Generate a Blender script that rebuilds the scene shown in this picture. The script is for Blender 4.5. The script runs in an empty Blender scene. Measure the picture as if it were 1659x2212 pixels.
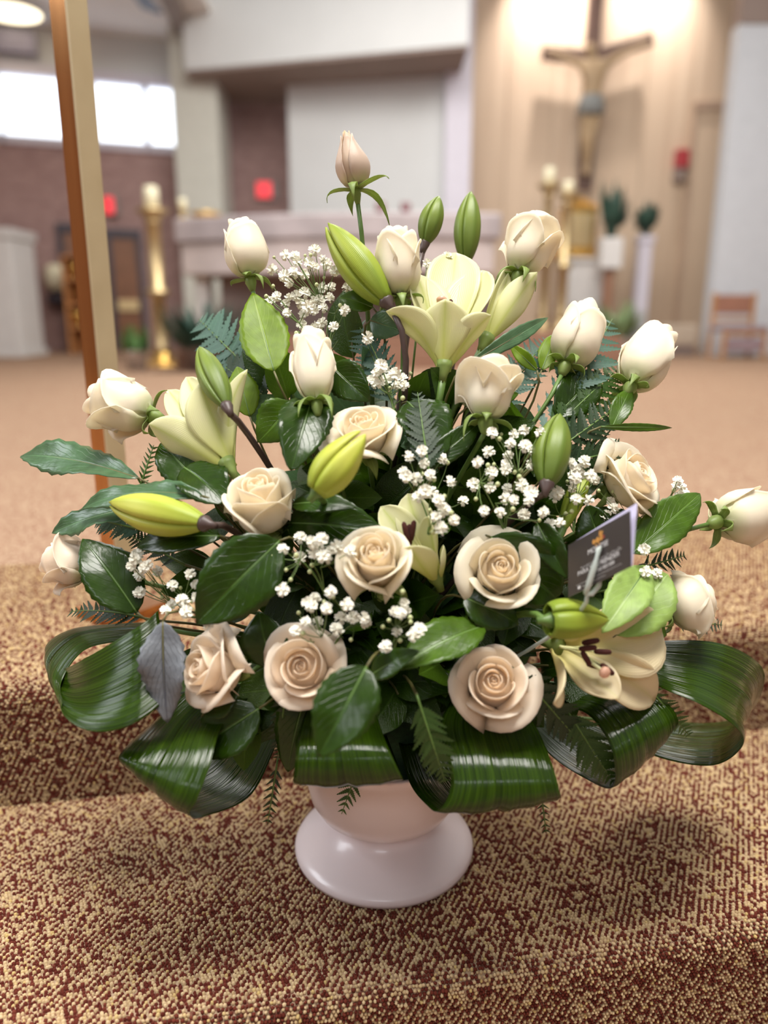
import bpy, math, random
import numpy as np
from mathutils import Vector, Matrix

# ------------------------------------------------------------------ camera
F_PX, W_PX, H_PX = 1660.0, 1659.0, 2212.0
PITCH = math.radians(14.4)
CAM_Z = 0.47                      # eye height above the sanctuary floor (z = 0)
STEP_Z = -0.175                   # tread the urn stands on
VASE = np.array([0.0, 0.826, STEP_Z])
scene = bpy.context.scene
col = scene.collection

cam_data = bpy.data.cameras.new('camera')
cam = bpy.data.objects.new('camera', cam_data)
col.objects.link(cam)
cam.location = (0, 0, CAM_Z)
cam.rotation_euler = (math.radians(90) - PITCH, 0, 0)
cam_data.sensor_fit = 'VERTICAL'
cam_data.sensor_height = 36.0
cam_data.lens = F_PX / H_PX * 36.0
cam_data.clip_start = 0.02
cam_data.clip_end = 60
cam_data.dof.use_dof = True
cam_data.dof.focus_distance = 0.80
cam_data.dof.aperture_fstop = (cam_data.lens / 1000.0) / 0.0135 
cam_data.dof.aperture_blades = 0
scene.camera = cam

# ------------------------------------------------------------------ world, lights, exposure
world = bpy.data.worlds.new('world')
scene.world = world
world.use_nodes = True
bg = world.node_tree.nodes['Background']
bg.inputs['Color'].default_value = (1.0, 0.98, 0.95, 1)
bg.inputs['Strength'].default_value = 0.36

def area(name, loc, target, sx, sy, power, color):
    ld = bpy.data.lights.new(name, 'AREA')
    ld.shape = 'RECTANGLE'; ld.size = sx; ld.size_y = sy
    ld.energy = power; ld.color = color
    o = bpy.data.objects.new(name, ld)
    col.objects.link(o)
    o.location = loc
    o.rotation_euler = (Vector(target) - Vector(loc)).to_track_quat('-Z', 'Y').to_euler()
    return o

area('nave_ceiling_light', (0.2, 0.35, 4.3), (0.1, 0.8, 0), 2.4, 1.4, 300, (1.0, 0.96, 0.90))
area('nave_window_light', (-4.6, 1.0, 3.2), (0, 0.9, 0.2), 2.6, 1.6, 110, (0.90, 0.94, 1.0))
area('nave_window_light_rear', (-0.6, -4.5, 4.2), (0, 0.9, 0.1), 2.6, 0.7, 42, (0.92, 0.95, 1.0))
area('sanctuary_fill_light', (0.5, 5.8, 4.3), (0.5, 6.6, 0), 5.0, 2.5, 320, (1.0, 0.97, 0.92))  # added fill to brighten the back region, not an actual ceiling fixture

def spot(name, loc, target, power, angle, color, blend=0.6, radius=0.05):
    ld = bpy.data.lights.new(name, 'SPOT')
    ld.energy = power; ld.color = color; ld.spot_size = math.radians(angle)
    ld.spot_blend = blend; ld.shadow_soft_size = radius
    o = bpy.data.objects.new(name, ld)
    col.objects.link(o)
    o.location = loc
    o.rotation_euler = (Vector(target) - Vector(loc)).to_track_quat('-Z', 'Y').to_euler()
    return o

vs = scene.view_settings
vs.view_transform = 'Standard'
vs.look = 'None'
vs.gamma = 1.0
vs.use_curve_mapping = False
vs.exposure = 0.08

# ------------------------------------------------------------------ projection helpers (pixel + distance -> place)
CP, SP = math.cos(PITCH), math.sin(PITCH)
def ray(px, py):
    a = (px - W_PX / 2) / F_PX
    b = (py - H_PX / 2) / F_PX
    return np.array([a, CP - b * SP, -SP - b * CP])
def P(px, py, Y):
    d = ray(px, py)
    return np.array([0, 0, CAM_Z]) + d * (Y / d[1])
def GZ(px, py, Z=0.0):
    d = ray(px, py)
    return np.array([0, 0, CAM_Z]) + d * ((Z - CAM_Z) / d[2])
def zc(p):
    return p[1] * CP - (p[2] - CAM_Z) * SP
def px2m(n, p):
    return n / F_PX * zc(p)
_DY = [300, 500, 700, 850, 1000, 1200, 1450, 1700]
_DV = [.86, .84, .79, .74, .69, .645, .61, .60]
def dome(px, py):
    return float(np.interp(py, _DY, _DV)) + ((px - 830) / 800.0) ** 2 * 0.15
def Q(px, py, off=0.0):
    return P(px, py, dome(px, py) + off)
def unit(v):
    v = np.asarray(v, float)
    return v / (np.linalg.norm(v) + 1e-12)
def to_cam(p):
    return unit(np.array([0, 0, CAM_Z]) - p)

# ------------------------------------------------------------------ object helpers
BASE = {}
def reg(o, loc):
    BASE[o.name] = np.asarray(loc, float)
def tag(o, label=None, cat=None, group=None, kind=None):
    if label: o['label'] = label
    if cat: o['category'] = cat
    if group: o['group'] = group
    if kind: o['kind'] = kind
    return o
def thing(name, label, cat, loc, group=None, kind=None):
    o = bpy.data.objects.new(name, None)
    o.empty_display_size = 0.02
    col.objects.link(o)
    o.location = [float(c) for c in loc]
    reg(o, loc)
    return tag(o, label, cat, group, kind)
def make_mesh(name, V, Fc, mat, uv=None, smooth=True):
    me = bpy.data.meshes.new(name)
    me.from_pydata([tuple(map(float, v)) for v in V], [], [tuple(map(int, f)) for f in Fc])
    if uv is not None:
        lay = me.uv_layers.new(name='UVMap')
        idx = np.empty(len(me.loops), dtype=np.int32)
        me.loops.foreach_get('vertex_index', idx)
        lay.data.foreach_set('uv', np.asarray(uv, np.float32)[idx].ravel())
    if smooth:
        me.polygons.foreach_set('use_smooth', np.ones(len(me.polygons), dtype=bool))
    if mat is not None:
        me.materials.append(mat)
    me.update()
    return me
def mk(name, V, Fc, mat, parent=None, uv=None, smooth=True, loc=None, label=None):
    """one mesh object; V in world coordinates"""
    V = np.asarray(V, float)
    if parent is not None:
        b = BASE[parent.name]
    else:
        b = np.asarray(loc if loc is not None else [V[:, 0].mean(), V[:, 1].mean(), V[:, 2].min()], float)
    o = bpy.data.objects.new(name, make_mesh(name, V - b, Fc, mat, uv, smooth))
    col.objects.link(o)
    if parent is not None:
        o.parent = parent
    else:
        o.location = [float(c) for c in b]
    reg(o, b)
    if label: o['label'] = label
    return o
def solid(o, th, offset=0.0):
    m = o.modifiers.new('thickness', 'SOLIDIFY')
    m.thickness = th; m.offset = offset
    return o
def bev(o, w=0.01, seg=2):
    m = o.modifiers.new('bevel', 'BEVEL')
    m.width = w; m.segments = seg; m.limit_method = 'ANGLE'
    return o

def grid_faces(nu, nv, off=0):
    f = []
    for j in range(nv - 1):
        for i in range(nu - 1):
            a = off + j * nu + i
            f.append((a, a + 1, a + nu + 1, a + nu))
    return f
def tube(pts, rad, n=6, cap=True):
    pts = np.asarray(pts, float)
    m = len(pts)
    rad = np.broadcast_to(np.asarray(rad, float), (m,))
    T = np.gradient(pts, axis=0)
    T /= np.linalg.norm(T, axis=1)[:, None] + 1e-12
    ref = np.array([0.31, 0.17, 0.93])
    V = []
    for i in range(m):
        a = np.cross(T[i], ref)
        if np.linalg.norm(a) < 1e-3: a = np.cross(T[i], [1, 0, 0])
        a = unit(a); b = np.cross(T[i], a)
        for k in range(n):
            t = 2 * math.pi * k / n
            V.append(pts[i] + rad[i] * (math.cos(t) * a + math.sin(t) * b))
    Fc = []
    for i in range(m - 1):
        for k in range(n):
            Fc.append((i * n + k, i * n + (k + 1) % n, (i + 1) * n + (k + 1) % n, (i + 1) * n + k))
    if cap:
        Fc.append(tuple(range(n - 1, -1, -1)))
        Fc.append(tuple(range((m - 1) * n, m * n)))
    return np.array(V), Fc
def bez(p0, p1, p2, n=10):
    t = np.linspace(0, 1, n)[:, None]
    return (1 - t) ** 2 * np.asarray(p0) + 2 * t * (1 - t) * np.asarray(p1) + t * t * np.asarray(p2)
def bez3(p0, p1, p2, p3, n=12):
    t = np.linspace(0, 1, n)[:, None]
    return ((1 - t) ** 3 * np.asarray(p0) + 3 * t * (1 - t) ** 2 * np.asarray(p1)
            + 3 * t * t * (1 - t) * np.asarray(p2) + t ** 3 * np.asarray(p3))
def lathe(profile, n=32, origin=(0, 0, 0), axis=(0, 0, 1), cap=True):
    a = unit(axis)
    x = np.cross(a, [0.2, 0.9, 0.3] if abs(a[2]) < 0.95 else [0, 1, 0]); x = unit(x)
    y = np.cross(a, x)
    o = np.asarray(origin, float)
    V, Fc = [], []
    for (r, z) in profile:
        for k in range(n):
            t = 2 * math.pi * k / n
            V.append(o + a * z + r * (math.cos(t) * x + math.sin(t) * y))
    for i in range(len(profile) - 1):
        for k in range(n):
            Fc.append((i * n + k, i * n + (k + 1) % n, (i + 1) * n + (k + 1) % n, (i + 1) * n + k))
    if cap:
        Fc.append(tuple(range(n - 1, -1, -1)))
        m = len(profile) - 1
        Fc.append(tuple(range(m * n, m * n + n)))
    return np.array(V), Fc
def boxv(x0, x1, y0, y1, z0, z1):
    V = np.array([(x, y, z) for z in (z0, z1) for (x, y) in ((x0, y0), (x1, y0), (x1, y1), (x0, y1))], float)
    return V, [(3, 2, 1, 0), (4, 5, 6, 7), (0, 1, 5, 4), (1, 2, 6, 5), (2, 3, 7, 6), (3, 0, 4, 7)]
def prism(poly, z0, z1):
    n = len(poly)
    V = [(x, y, z0) for x, y in poly] + [(x, y, z1) for x, y in poly]
    Fc = [tuple(range(n - 1, -1, -1)), tuple(range(n, 2 * n))]
    Fc += [(i, (i + 1) % n, n + (i + 1) % n, n + i) for i in range(n)]
    return np.array(V, float), Fc
def merge(parts):
    V, Fc, k = [], [], 0
    for v, f in parts:
        V.append(np.asarray(v)); Fc += [tuple(i + k for i in q) for q in f]; k += len(v)
    return np.vstack(V), Fc

# ------------------------------------------------------------------ materials
def srgb(r, g, b):
    f = lambda c: (c / 255.0 / 12.92) if c / 255.0 <= 0.04045 else (((c / 255.0) + 0.055) / 1.055) ** 2.4
    return (f(r), f(g), f(b), 1.0)
class NT:
    def __init__(s, name):
        s.m = bpy.data.materials.new(name); s.m.use_nodes = True
        s.t = s.m.node_tree; s.n = s.t.nodes
        s.b = s.n['Principled BSDF']; s.out = s.n['Material Output']
    def new(s, typ, **kw):
        n = s.n.new(typ)
        for k, v in kw.items(): setattr(n, k, v)
        return n
    def link(s, a, b): s.t.links.new(a, b)
    def math(s, op, a, b=None, clamp=False):
        n = s.new('ShaderNodeMath', operation=op); n.use_clamp = clamp
        for i, v in enumerate((a, b)):
            if v is None: continue
            if hasattr(v, 'is_output'): s.link(v, n.inputs[i])
            else: n.inputs[i].default_value = v
        return n.outputs[0]
    def ramp(s, fac, stops):
        n = s.new('ShaderNodeValToRGB')
        e = n.color_ramp.elements
        while len(e) < len(stops): e.new(0.5)
        for q, (p, c) in zip(e, stops): q.position = p; q.color = c
        s.link(fac, n.inputs[0])
        return n.outputs[0]
    def mix(s, fac, a, b):
        n = s.new('ShaderNodeMix', data_type='RGBA')
        for sock, v in ((n.inputs[0], fac), (n.inputs[6], a), (n.inputs[7], b)):
            if hasattr(v, 'is_output'): s.link(v, sock)
            else: sock.default_value = v
        return n.outputs[2]
    def noise(s, scale, detail=3, coord=None):
        n = s.new('ShaderNodeTexNoise')
        n.inputs['Scale'].default_value = scale; n.inputs['Detail'].default_value = detail
        if coord is not None: s.link(coord, n.inputs['Vector'])
        return n.outputs['Fac']
    def coord(s, which='Object'):
        return s.new('ShaderNodeTexCoord').outputs[which]
    def uv(s):
        n = s.new('ShaderNodeSeparateXYZ'); s.link(s.coord('UV'), n.inputs[0])
        return n.outputs[0], n.outputs[1]
    def bump(s, h, strength=0.3, dist=0.001):
        n = s.new('ShaderNodeBump'); n.inputs['Strength'].default_value = strength
        n.inputs['Distance'].default_value = dist
        s.link(h, n.inputs['Height']); s.link(n.outputs[0], s.b.inputs['Normal'])
        return n.outputs[0]
    def base(s, c):
        if hasattr(c, 'is_output'): s.link(c, s.b.inputs['Base Color'])
        else: s.b.inputs['Base Color'].default_value = c
    def translucent(s, c, fac, normal=None):
        t = s.new('ShaderNodeBsdfTranslucent'); mx = s.new('ShaderNodeMixShader')
        mx.inputs[0].default_value = fac
        if hasattr(c, 'is_output'): s.link(c, t.inputs[0])
        else: t.inputs[0].default_value = c
        s.link(s.b.outputs[0], mx.inputs[1]); s.link(t.outputs[0], mx.inputs[2])
        s.link(mx.outputs[0], s.out.inputs['Surface'])
    def set(s, rough=0.5, metal=0.0, spec=0.5, coat=0.0, coat_r=0.1):
        s.b.inputs['Roughness'].default_value = rough; s.b.inputs['Metallic'].default_value = metal
        s.b.inputs['Specular IOR Level'].default_value = spec
        s.b.inputs['Coat Weight'].default_value = coat; s.b.inputs['Coat Roughness'].default_value = coat_r
        return s
def plain(name, c, rough=0.5, metal=0.0, spec=0.5, vary=0.06, scale=8.0, coat=0.0):
    k = NT(name)
    nz = k.noise(scale, 3, k.coord('Object'))
    dark = tuple(x * (1 - vary * 2) for x in c[:3]) + (1,)
    light = tuple(min(1, x * (1 + vary)) for x in c[:3]) + (1,)
    k.base(k.ramp(nz, [(0.3, dark), (0.7, light)]))
    k.set(rough, metal, spec, coat)
    return k.m

M = {}
def rose_mat(name, cream, peach, green):
    k = NT(name)
    t, v = k.uv()
    heart = k.ramp(t, [(0.0, peach), (0.55, tuple(0.5 * (a + b) for a, b in zip(peach, cream))), (0.8, cream)])
    c = k.mix(k.ramp(v, [(0.0, (1, 1, 1, 1)), (0.22, (0, 0, 0, 1))]), heart, green)
    nz = k.noise(160, 3, k.coord('Object'))
    c2 = k.mix(k.math('MULTIPLY', nz, 0.10), c, tuple(x * 0.86 for x in cream[:3]) + (1,))
    k.base(c2); k.set(0.42, 0, 0.35)
    k.b.inputs['Sheen Weight'].default_value = 0.15
    k.bump(k.noise(70, 3, k.coord('Object')), 0.18, 0.002)
    k.translucent(c2, 0.42)
    return k.m
M['rose'] = rose_mat('rose_petal', srgb(255, 248, 230), srgb(255, 240, 214), srgb(222, 226, 174))
M['rose_pink'] = rose_mat('rose_petal_blush', srgb(255, 244, 228), srgb(255, 236, 210), srgb(220, 216, 168))
M['rose_bud'] = rose_mat('rose_petal_bud', srgb(228, 208, 190), srgb(232, 204, 150), srgb(222, 214, 180))

def lily_mat(name, edge, mid, basec, transl=0.35):
    k = NT(name)
    u, v = k.uv()
    d = k.math('ABSOLUTE', k.math('SUBTRACT', u, 0.5))
    midf = k.ramp(d, [(0.0, (1, 1, 1, 1)), (0.05, (.55, .55, .55, 1)), (0.16, (0, 0, 0, 1))])
    c = k.mix(k.math('MULTIPLY', midf, 0.6), edge, mid)
    c = k.mix(k.ramp(v, [(0.0, (1, 1, 1, 1)), (0.6, (0, 0, 0, 1))]), c, basec)
    st = k.new('ShaderNodeTexWave'); st.inputs['Scale'].default_value = 9; st.inputs['Distortion'].default_value = 1.5
    k.link(k.coord('UV'), st.inputs['Vector'])
    c = k.mix(k.math('MULTIPLY', st.outputs['Fac'], 0.12), c, mid)
    k.base(c); k.set(0.38, 0, 0.4)
    k.bump(st.outputs['Fac'], 0.15, 0.001)
    k.translucent(c, transl)
    return k.m
M['lily'] = lily_mat('lily_petal', srgb(240, 238, 196), srgb(196, 208, 92), srgb(214, 218, 110))
M['lily_cream'] = lily_mat('lily_petal_cream', srgb(240, 226, 190), srgb(222, 214, 150), srgb(226, 218, 130))
M['bud_yellow'] = lily_mat('lily_bud_yellow', srgb(206, 210, 92), srgb(176, 194, 52), srgb(158, 178, 58), 0.15)
M['bud_lime'] = lily_mat('lily_bud_lime', srgb(162, 176, 58), srgb(118, 144, 34), srgb(126, 148, 48), 0.12)
M['bud_green'] = lily_mat('lily_bud_green', srgb(122, 142, 56), srgb(84, 108, 36), srgb(92, 114, 44), 0.10)

def leaf_mat(name, c, rough=0.3, spec=0.5, vein=None, freq=9.0, transl=0.15, tc=None, bump=0.35):
    k = NT(name)
    u, v = k.uv()
    d = k.math('ABSOLUTE', k.math('SUBTRACT', u, 0.5))
    ph = k.math('SUBTRACT', k.math('MULTIPLY', v, freq), k.math('MULTIPLY', d, freq * 0.85))
    s = k.math('ABSOLUTE', k.math('SINE', k.math('MULTIPLY', ph, math.pi)))
    side = k.ramp(s, [(0.0, (1, 1, 1, 1)), (0.16, (0, 0, 0, 1))])
    mid = k.ramp(d, [(0.0, (1, 1, 1, 1)), (0.018, (1, 1, 1, 1)), (0.035, (0, 0, 0, 1))])
    vn = k.math('MAXIMUM', k.math('MULTIPLY', side, 0.6), mid)
    nz = k.noise(90, 4, k.coord('Object'))
    dark = tuple(x * 0.72 for x in c[:3]) + (1,)
    cc = k.ramp(nz, [(0.35, dark), (0.65, c)])
    vc = vein or tuple(min(1, x * 1.7 + 0.01) for x in c[:3]) + (1,)
    cc = k.mix(k.math('MULTIPLY', vn, 0.6), cc, vc)
    k.base(cc); k.set(rough, 0, spec)
    h = k.math('SUBTRACT', k.math('MULTIPLY', k.noise(60, 3, k.coord('Object')), 0.8), k.math('MULTIPLY', vn, 0.9))
    k.bump(h, bump, 0.003)
    k.translucent(tc or tuple(min(1, x * 2.2) for x in c[:3]) + (1,), transl)
    return k.m
M['dark'] = leaf_mat('salal_dark', srgb(42, 68, 10), 0.24, 0.40)
M['mid'] = leaf_mat('salal_mid', srgb(74, 106, 22), 0.3, 0.42, transl=0.2)
M['lime'] = leaf_mat('salal_lime', srgb(128, 156, 34), 0.42, 0.4, vein=srgb(176, 196, 96), transl=0.38, bump=0.15)  # backlit brightness of the upright leaf is put into this base colour
M['blue'] = leaf_mat('salal_blue', srgb(80, 114, 76), 0.3, 0.5)
M['grey'] = leaf_mat('salal_grey', srgb(112, 116, 122), 0.38, 0.6, vein=srgb(60, 64, 78), transl=0.05, bump=0.7)
M['pale'] = leaf_mat('salal_pale', srgb(156, 184, 98), 0.45, 0.4, vein=srgb(190, 212, 150), transl=0.25, bump=0.2)
M['fern'] = leaf_mat('fern_green', srgb(58, 88, 34), 0.4, 0.45, freq=7, transl=0.2, bump=0.2)
M['fern_dark'] = leaf_mat('fern_dark', srgb(34, 58, 26), 0.4, 0.45, freq=7, transl=0.12, bump=0.2)
M['fern_blue'] = leaf_mat('fern_blue', srgb(74, 108, 92), 0.4, 0.45, freq=7, transl=0.15, bump=0.2)

def strap_mat():
    k = NT('aspidistra_leaf')
    mp = k.new('ShaderNodeMapping'); mp.inputs['Scale'].default_value = (46, 0.7, 1)
    k.link(k.coord('UV'), mp.inputs[0])
    nz = k.noise(1.0, 2, mp.outputs[0])
    mp2 = k.new('ShaderNodeMapping'); mp2.inputs['Scale'].default_value = (7, 0.5, 1)
    k.link(k.coord('UV'), mp2.inputs[0])
    nz2 = k.noise(1.0, 2, mp2.outputs[0])
    c = k.ramp(nz, [(0.34, srgb(26, 44, 5)), (0.66, srgb(50, 74, 10))])
    k.base(c); k.set(0.13, 0, 0.38)
    h = k.math('ADD', k.math('MULTIPLY', nz, 0.8), k.math('MULTIPLY', nz2, 1.4))
    k.bump(h, 0.8, 0.0022)
    k.translucent(srgb(96, 150, 40), 0.10)
    return k.m
M['strap'] = strap_mat()
M['stem'] = plain('stem_green', srgb(92, 122, 56), 0.45, vary=0.12, scale=60)
M['stem_thin'] = plain('sprig_green', srgb(104, 130, 66), 0.5, vary=0.1, scale=60)
M['stem_purple'] = plain('lily_stem_purple', srgb(78, 62, 58), 0.45, vary=0.12, scale=60)
M['stem_brown'] = plain('branch_brown', srgb(96, 92, 50), 0.5, vary=0.12, scale=60)
M['sepal'] = leaf_mat('sepal_green', srgb(140, 160, 88), 0.45, 0.4, transl=0.25, bump=0.1)
M['anther'] = plain('anther_brown', srgb(78, 34, 26), 0.85, vary=0.2, scale=900)
M['filament'] = plain('filament_pale', srgb(226, 226, 170), 0.4)
M['stigma'] = plain('stigma_pink', srgb(226, 176, 150), 0.35)
M['gyp'] = plain('gypsophila_white', srgb(248, 246, 232), 0.6, vary=0.04, scale=300)
M['gyp_bud'] = plain('gypsophila_bud', srgb(196, 204, 150), 0.5, vary=0.1, scale=300)
M['urn'] = plain('urn_glaze', srgb(236, 222, 222), 0.28, spec=0.5, vary=0.015, scale=6, coat=0.25)
M['foam'] = plain('floral_foam', srgb(30, 62, 34), 0.9, vary=0.15, scale=200)
M['card'] = plain('card_black', srgb(58, 52, 52), 0.28, spec=0.55, vary=0.05, scale=30)
M['card_white'] = plain('card_inside', srgb(212, 206, 236), 0.6, vary=0.02)
M['ink_white'] = plain('ink_white', srgb(214, 212, 212), 0.5, vary=0.02)
M['ink_gold'] = plain('ink_gold', srgb(196, 140, 66), 0.45, vary=0.1, scale=400)
M['ink_rust'] = plain('ink_rust', srgb(140, 60, 48), 0.5, vary=0.05)
kk = NT('clear_plastic'); kk.b.inputs['Transmission Weight'].default_value = 0.45
kk.base(srgb(226, 236, 230)); kk.set(0.12, 0, 0.6); kk.b.inputs['IOR'].default_value = 1.45
M['plastic'] = kk.m

def carpet_mat(name, worn=False):
    k = NT(name)
    co = k.coord('Object')
    vo = k.new('ShaderNodeTexVoronoi'); vo.inputs['Scale'].default_value = 250.0
    vo.inputs['Randomness'].default_value = 0.75
    k.link(co, vo.inputs['Vector'])
    sx = k.new('ShaderNodeSeparateXYZ'); k.link(vo.outputs['Color'], sx.inputs[0])
    c = k.ramp(sx.outputs[0], [(0.0, srgb(116, 74, 60)), (0.42, srgb(132, 90, 75)), (0.46, srgb(172, 147, 122)), (1.0, srgb(188, 164, 137))])
    c.node.color_ramp.interpolation = 'LINEAR'
    big = k.noise(1.6, 3, co)
    c = k.mix(k.ramp(big, [(0.35, (0, 0, 0, 1)), (0.7, (.25, .25, .25, 1))]), c, srgb(168, 137, 111))
    k.base(c); k.set(0.95, 0, 0.1)
    h = k.math('SUBTRACT', 1.0, k.math('MULTIPLY', vo.outputs['Distance'], 1.0))
    k.bump(h, 0.7, 0.003)
    return k.m
M['carpet'] = carpet_mat('carpet_loop')
M['carpet_back'] = plain('carpet_backing', srgb(104, 48, 34), 0.95, spec=0.1, vary=0.15, scale=120)
def pile_mat():
    k = NT('carpet_pile')
    at = k.new('ShaderNodeAttribute', attribute_name='tuft')
    c = k.ramp(at.outputs['Fac'], [(0.0, srgb(88, 38, 30)), (0.42, srgb(112, 56, 44)), (0.49, srgb(182, 156, 118)), (0.9, srgb(206, 182, 144)), (1.0, srgb(196, 170, 112))])
    k.base(c); k.set(0.95, 0, 0.1)
    return k.m
M['pile'] = pile_mat()
# ================================================================== the setting
M['wall_white'] = plain('wall_white', srgb(214, 216, 216), 0.75, spec=0.2, vary=0.02, scale=1.5)
M['ceiling'] = plain('ceiling_white', srgb(232, 226, 220), 0.8, spec=0.2, vary=0.02, scale=1.5)
M['soffit'] = plain('soffit_taupe', srgb(150, 134, 126), 0.8, spec=0.2, vary=0.04, scale=2)
def panel_mat():
    k = NT('beige_panelling')
    mp = k.new('ShaderNodeMapping'); mp.inputs['Scale'].default_value = (6, 6, 0.25)
    k.link(k.coord('Object'), mp.inputs[0])
    nz = k.noise(1.5, 4, mp.outputs[0])
    k.base(k.ramp(nz, [(0.3, srgb(196, 172, 148)), (0.7, srgb(212, 190, 166))])); k.set(0.6, 0, 0.3)
    return k.m
M['panel'] = panel_mat()
def brick_mat():
    k = NT('brown_brick')
    mp = k.new('ShaderNodeMapping'); mp.inputs['Rotation'].default_value = (math.radians(90), 0, 0)
    k.link(k.coord('Object'), mp.inputs[0])
    b = k.new('ShaderNodeTexBrick'); b.inputs['Scale'].default_value = 4.2
    b.inputs['Color1'].default_value = srgb(172, 142, 138); b.inputs['Color2'].default_value = srgb(154, 124, 122)  # mauve tint from the window glow is mixed into the brick colours
    b.inputs['Mortar'].default_value = srgb(172, 148, 138); b.inputs['Mortar Size'].default_value = 0.018
    k.link(mp.outputs[0], b.inputs['Vector'])
    k.base(b.outputs['Color']); k.set(0.85, 0, 0.2); k.bump(b.outputs['Fac'], 0.3, 0.004)
    return k.m
M['brick'] = brick_mat()
M['frame_dark'] = plain('dark_frame', srgb(62, 56, 66), 0.5, vary=0.05)
M['wood_door'] = plain('door_wood', srgb(132, 88, 60), 0.45, vary=0.1, scale=5)
M['trim_lilac'] = plain('trim_white', srgb(212, 208, 220), 0.6, vary=0.01)
kk = NT('daylight_pane'); kk.base((0, 0, 0, 1)); kk.b.inputs['Emission Color'].default_value = (0.84, 0.91, 1.0, 1)
kk.b.inputs['Emission Strength'].default_value = 2.6
M['pane'] = kk.m

# ---- stepped, carpeted platform edge: floor, riser, tread, lower riser
def E1(x): return 1.0 + 0.18 * x
def E2(x): return 0.615 + 0.20 * x
RND = 0.022
def rounded(ed, ztop):
    """nosing from the top surface over a round edge down the riser"""
    out = []
    for a in np.linspace(0, math.pi / 2, 6):
        out.append((ed + RND * (1 - math.sin(a)), ztop - RND * (1 - math.cos(a))))
    return out
def sweep(profile_fn, xs, mat, name):
    V, Fc = [], []
    n = None
    for x in xs:
        p = profile_fn(x); n = len(p)
        V += [(x, y, z) for y, z in p]
    for i in range(len(xs) - 1):
        for j in range(n - 1):
            a = i * n + j
            Fc.append((a, a + n, a + n + 1, a + 1))
    return mk(name, V, Fc, mat, smooth=True, loc=(0, 0, 0))
xs = np.linspace(-2.6, 3.4, 13)
fl = sweep(lambda x: [(13.0, 0.0), (E1(x) + RND + .02, 0.0)] + rounded(E1(x), 0.0) + [(E1(x), STEP_Z + 0.0)], xs, M['carpet'], 'floor')
tag(fl, kind='structure')
xl = np.array([-9.0, -2.6]); xr = np.array([3.4, 9.0])
wide = merge([(np.array([(a, E1(c), 0.0), (b, E1(c), 0.0), (b, 13.0, 0.0), (a, 13.0, 0.0)]), [(0, 1, 2, 3)]) for a, b, c in ((-9, -2.6, -2.6), (3.4, 9, 3.4))])
o = mk('floor', wide[0], wide[1], M['carpet'], loc=(0, 0, 0)); tag(o, kind='structure')
st = sweep(lambda x: [(E1(x), STEP_Z), (E2(x) + RND + .02, STEP_Z)] + rounded(E2(x), STEP_Z) + [(E2(x), 2 * STEP_Z)], xs, M['carpet'], 'step_tread')
tag(st, kind='structure')
lo = sweep(lambda x: [(E2(x), 2 * STEP_Z), (-3.0, 2 * STEP_Z)], xs, M['carpet'], 'floor')
tag(lo, kind='structure')

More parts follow.
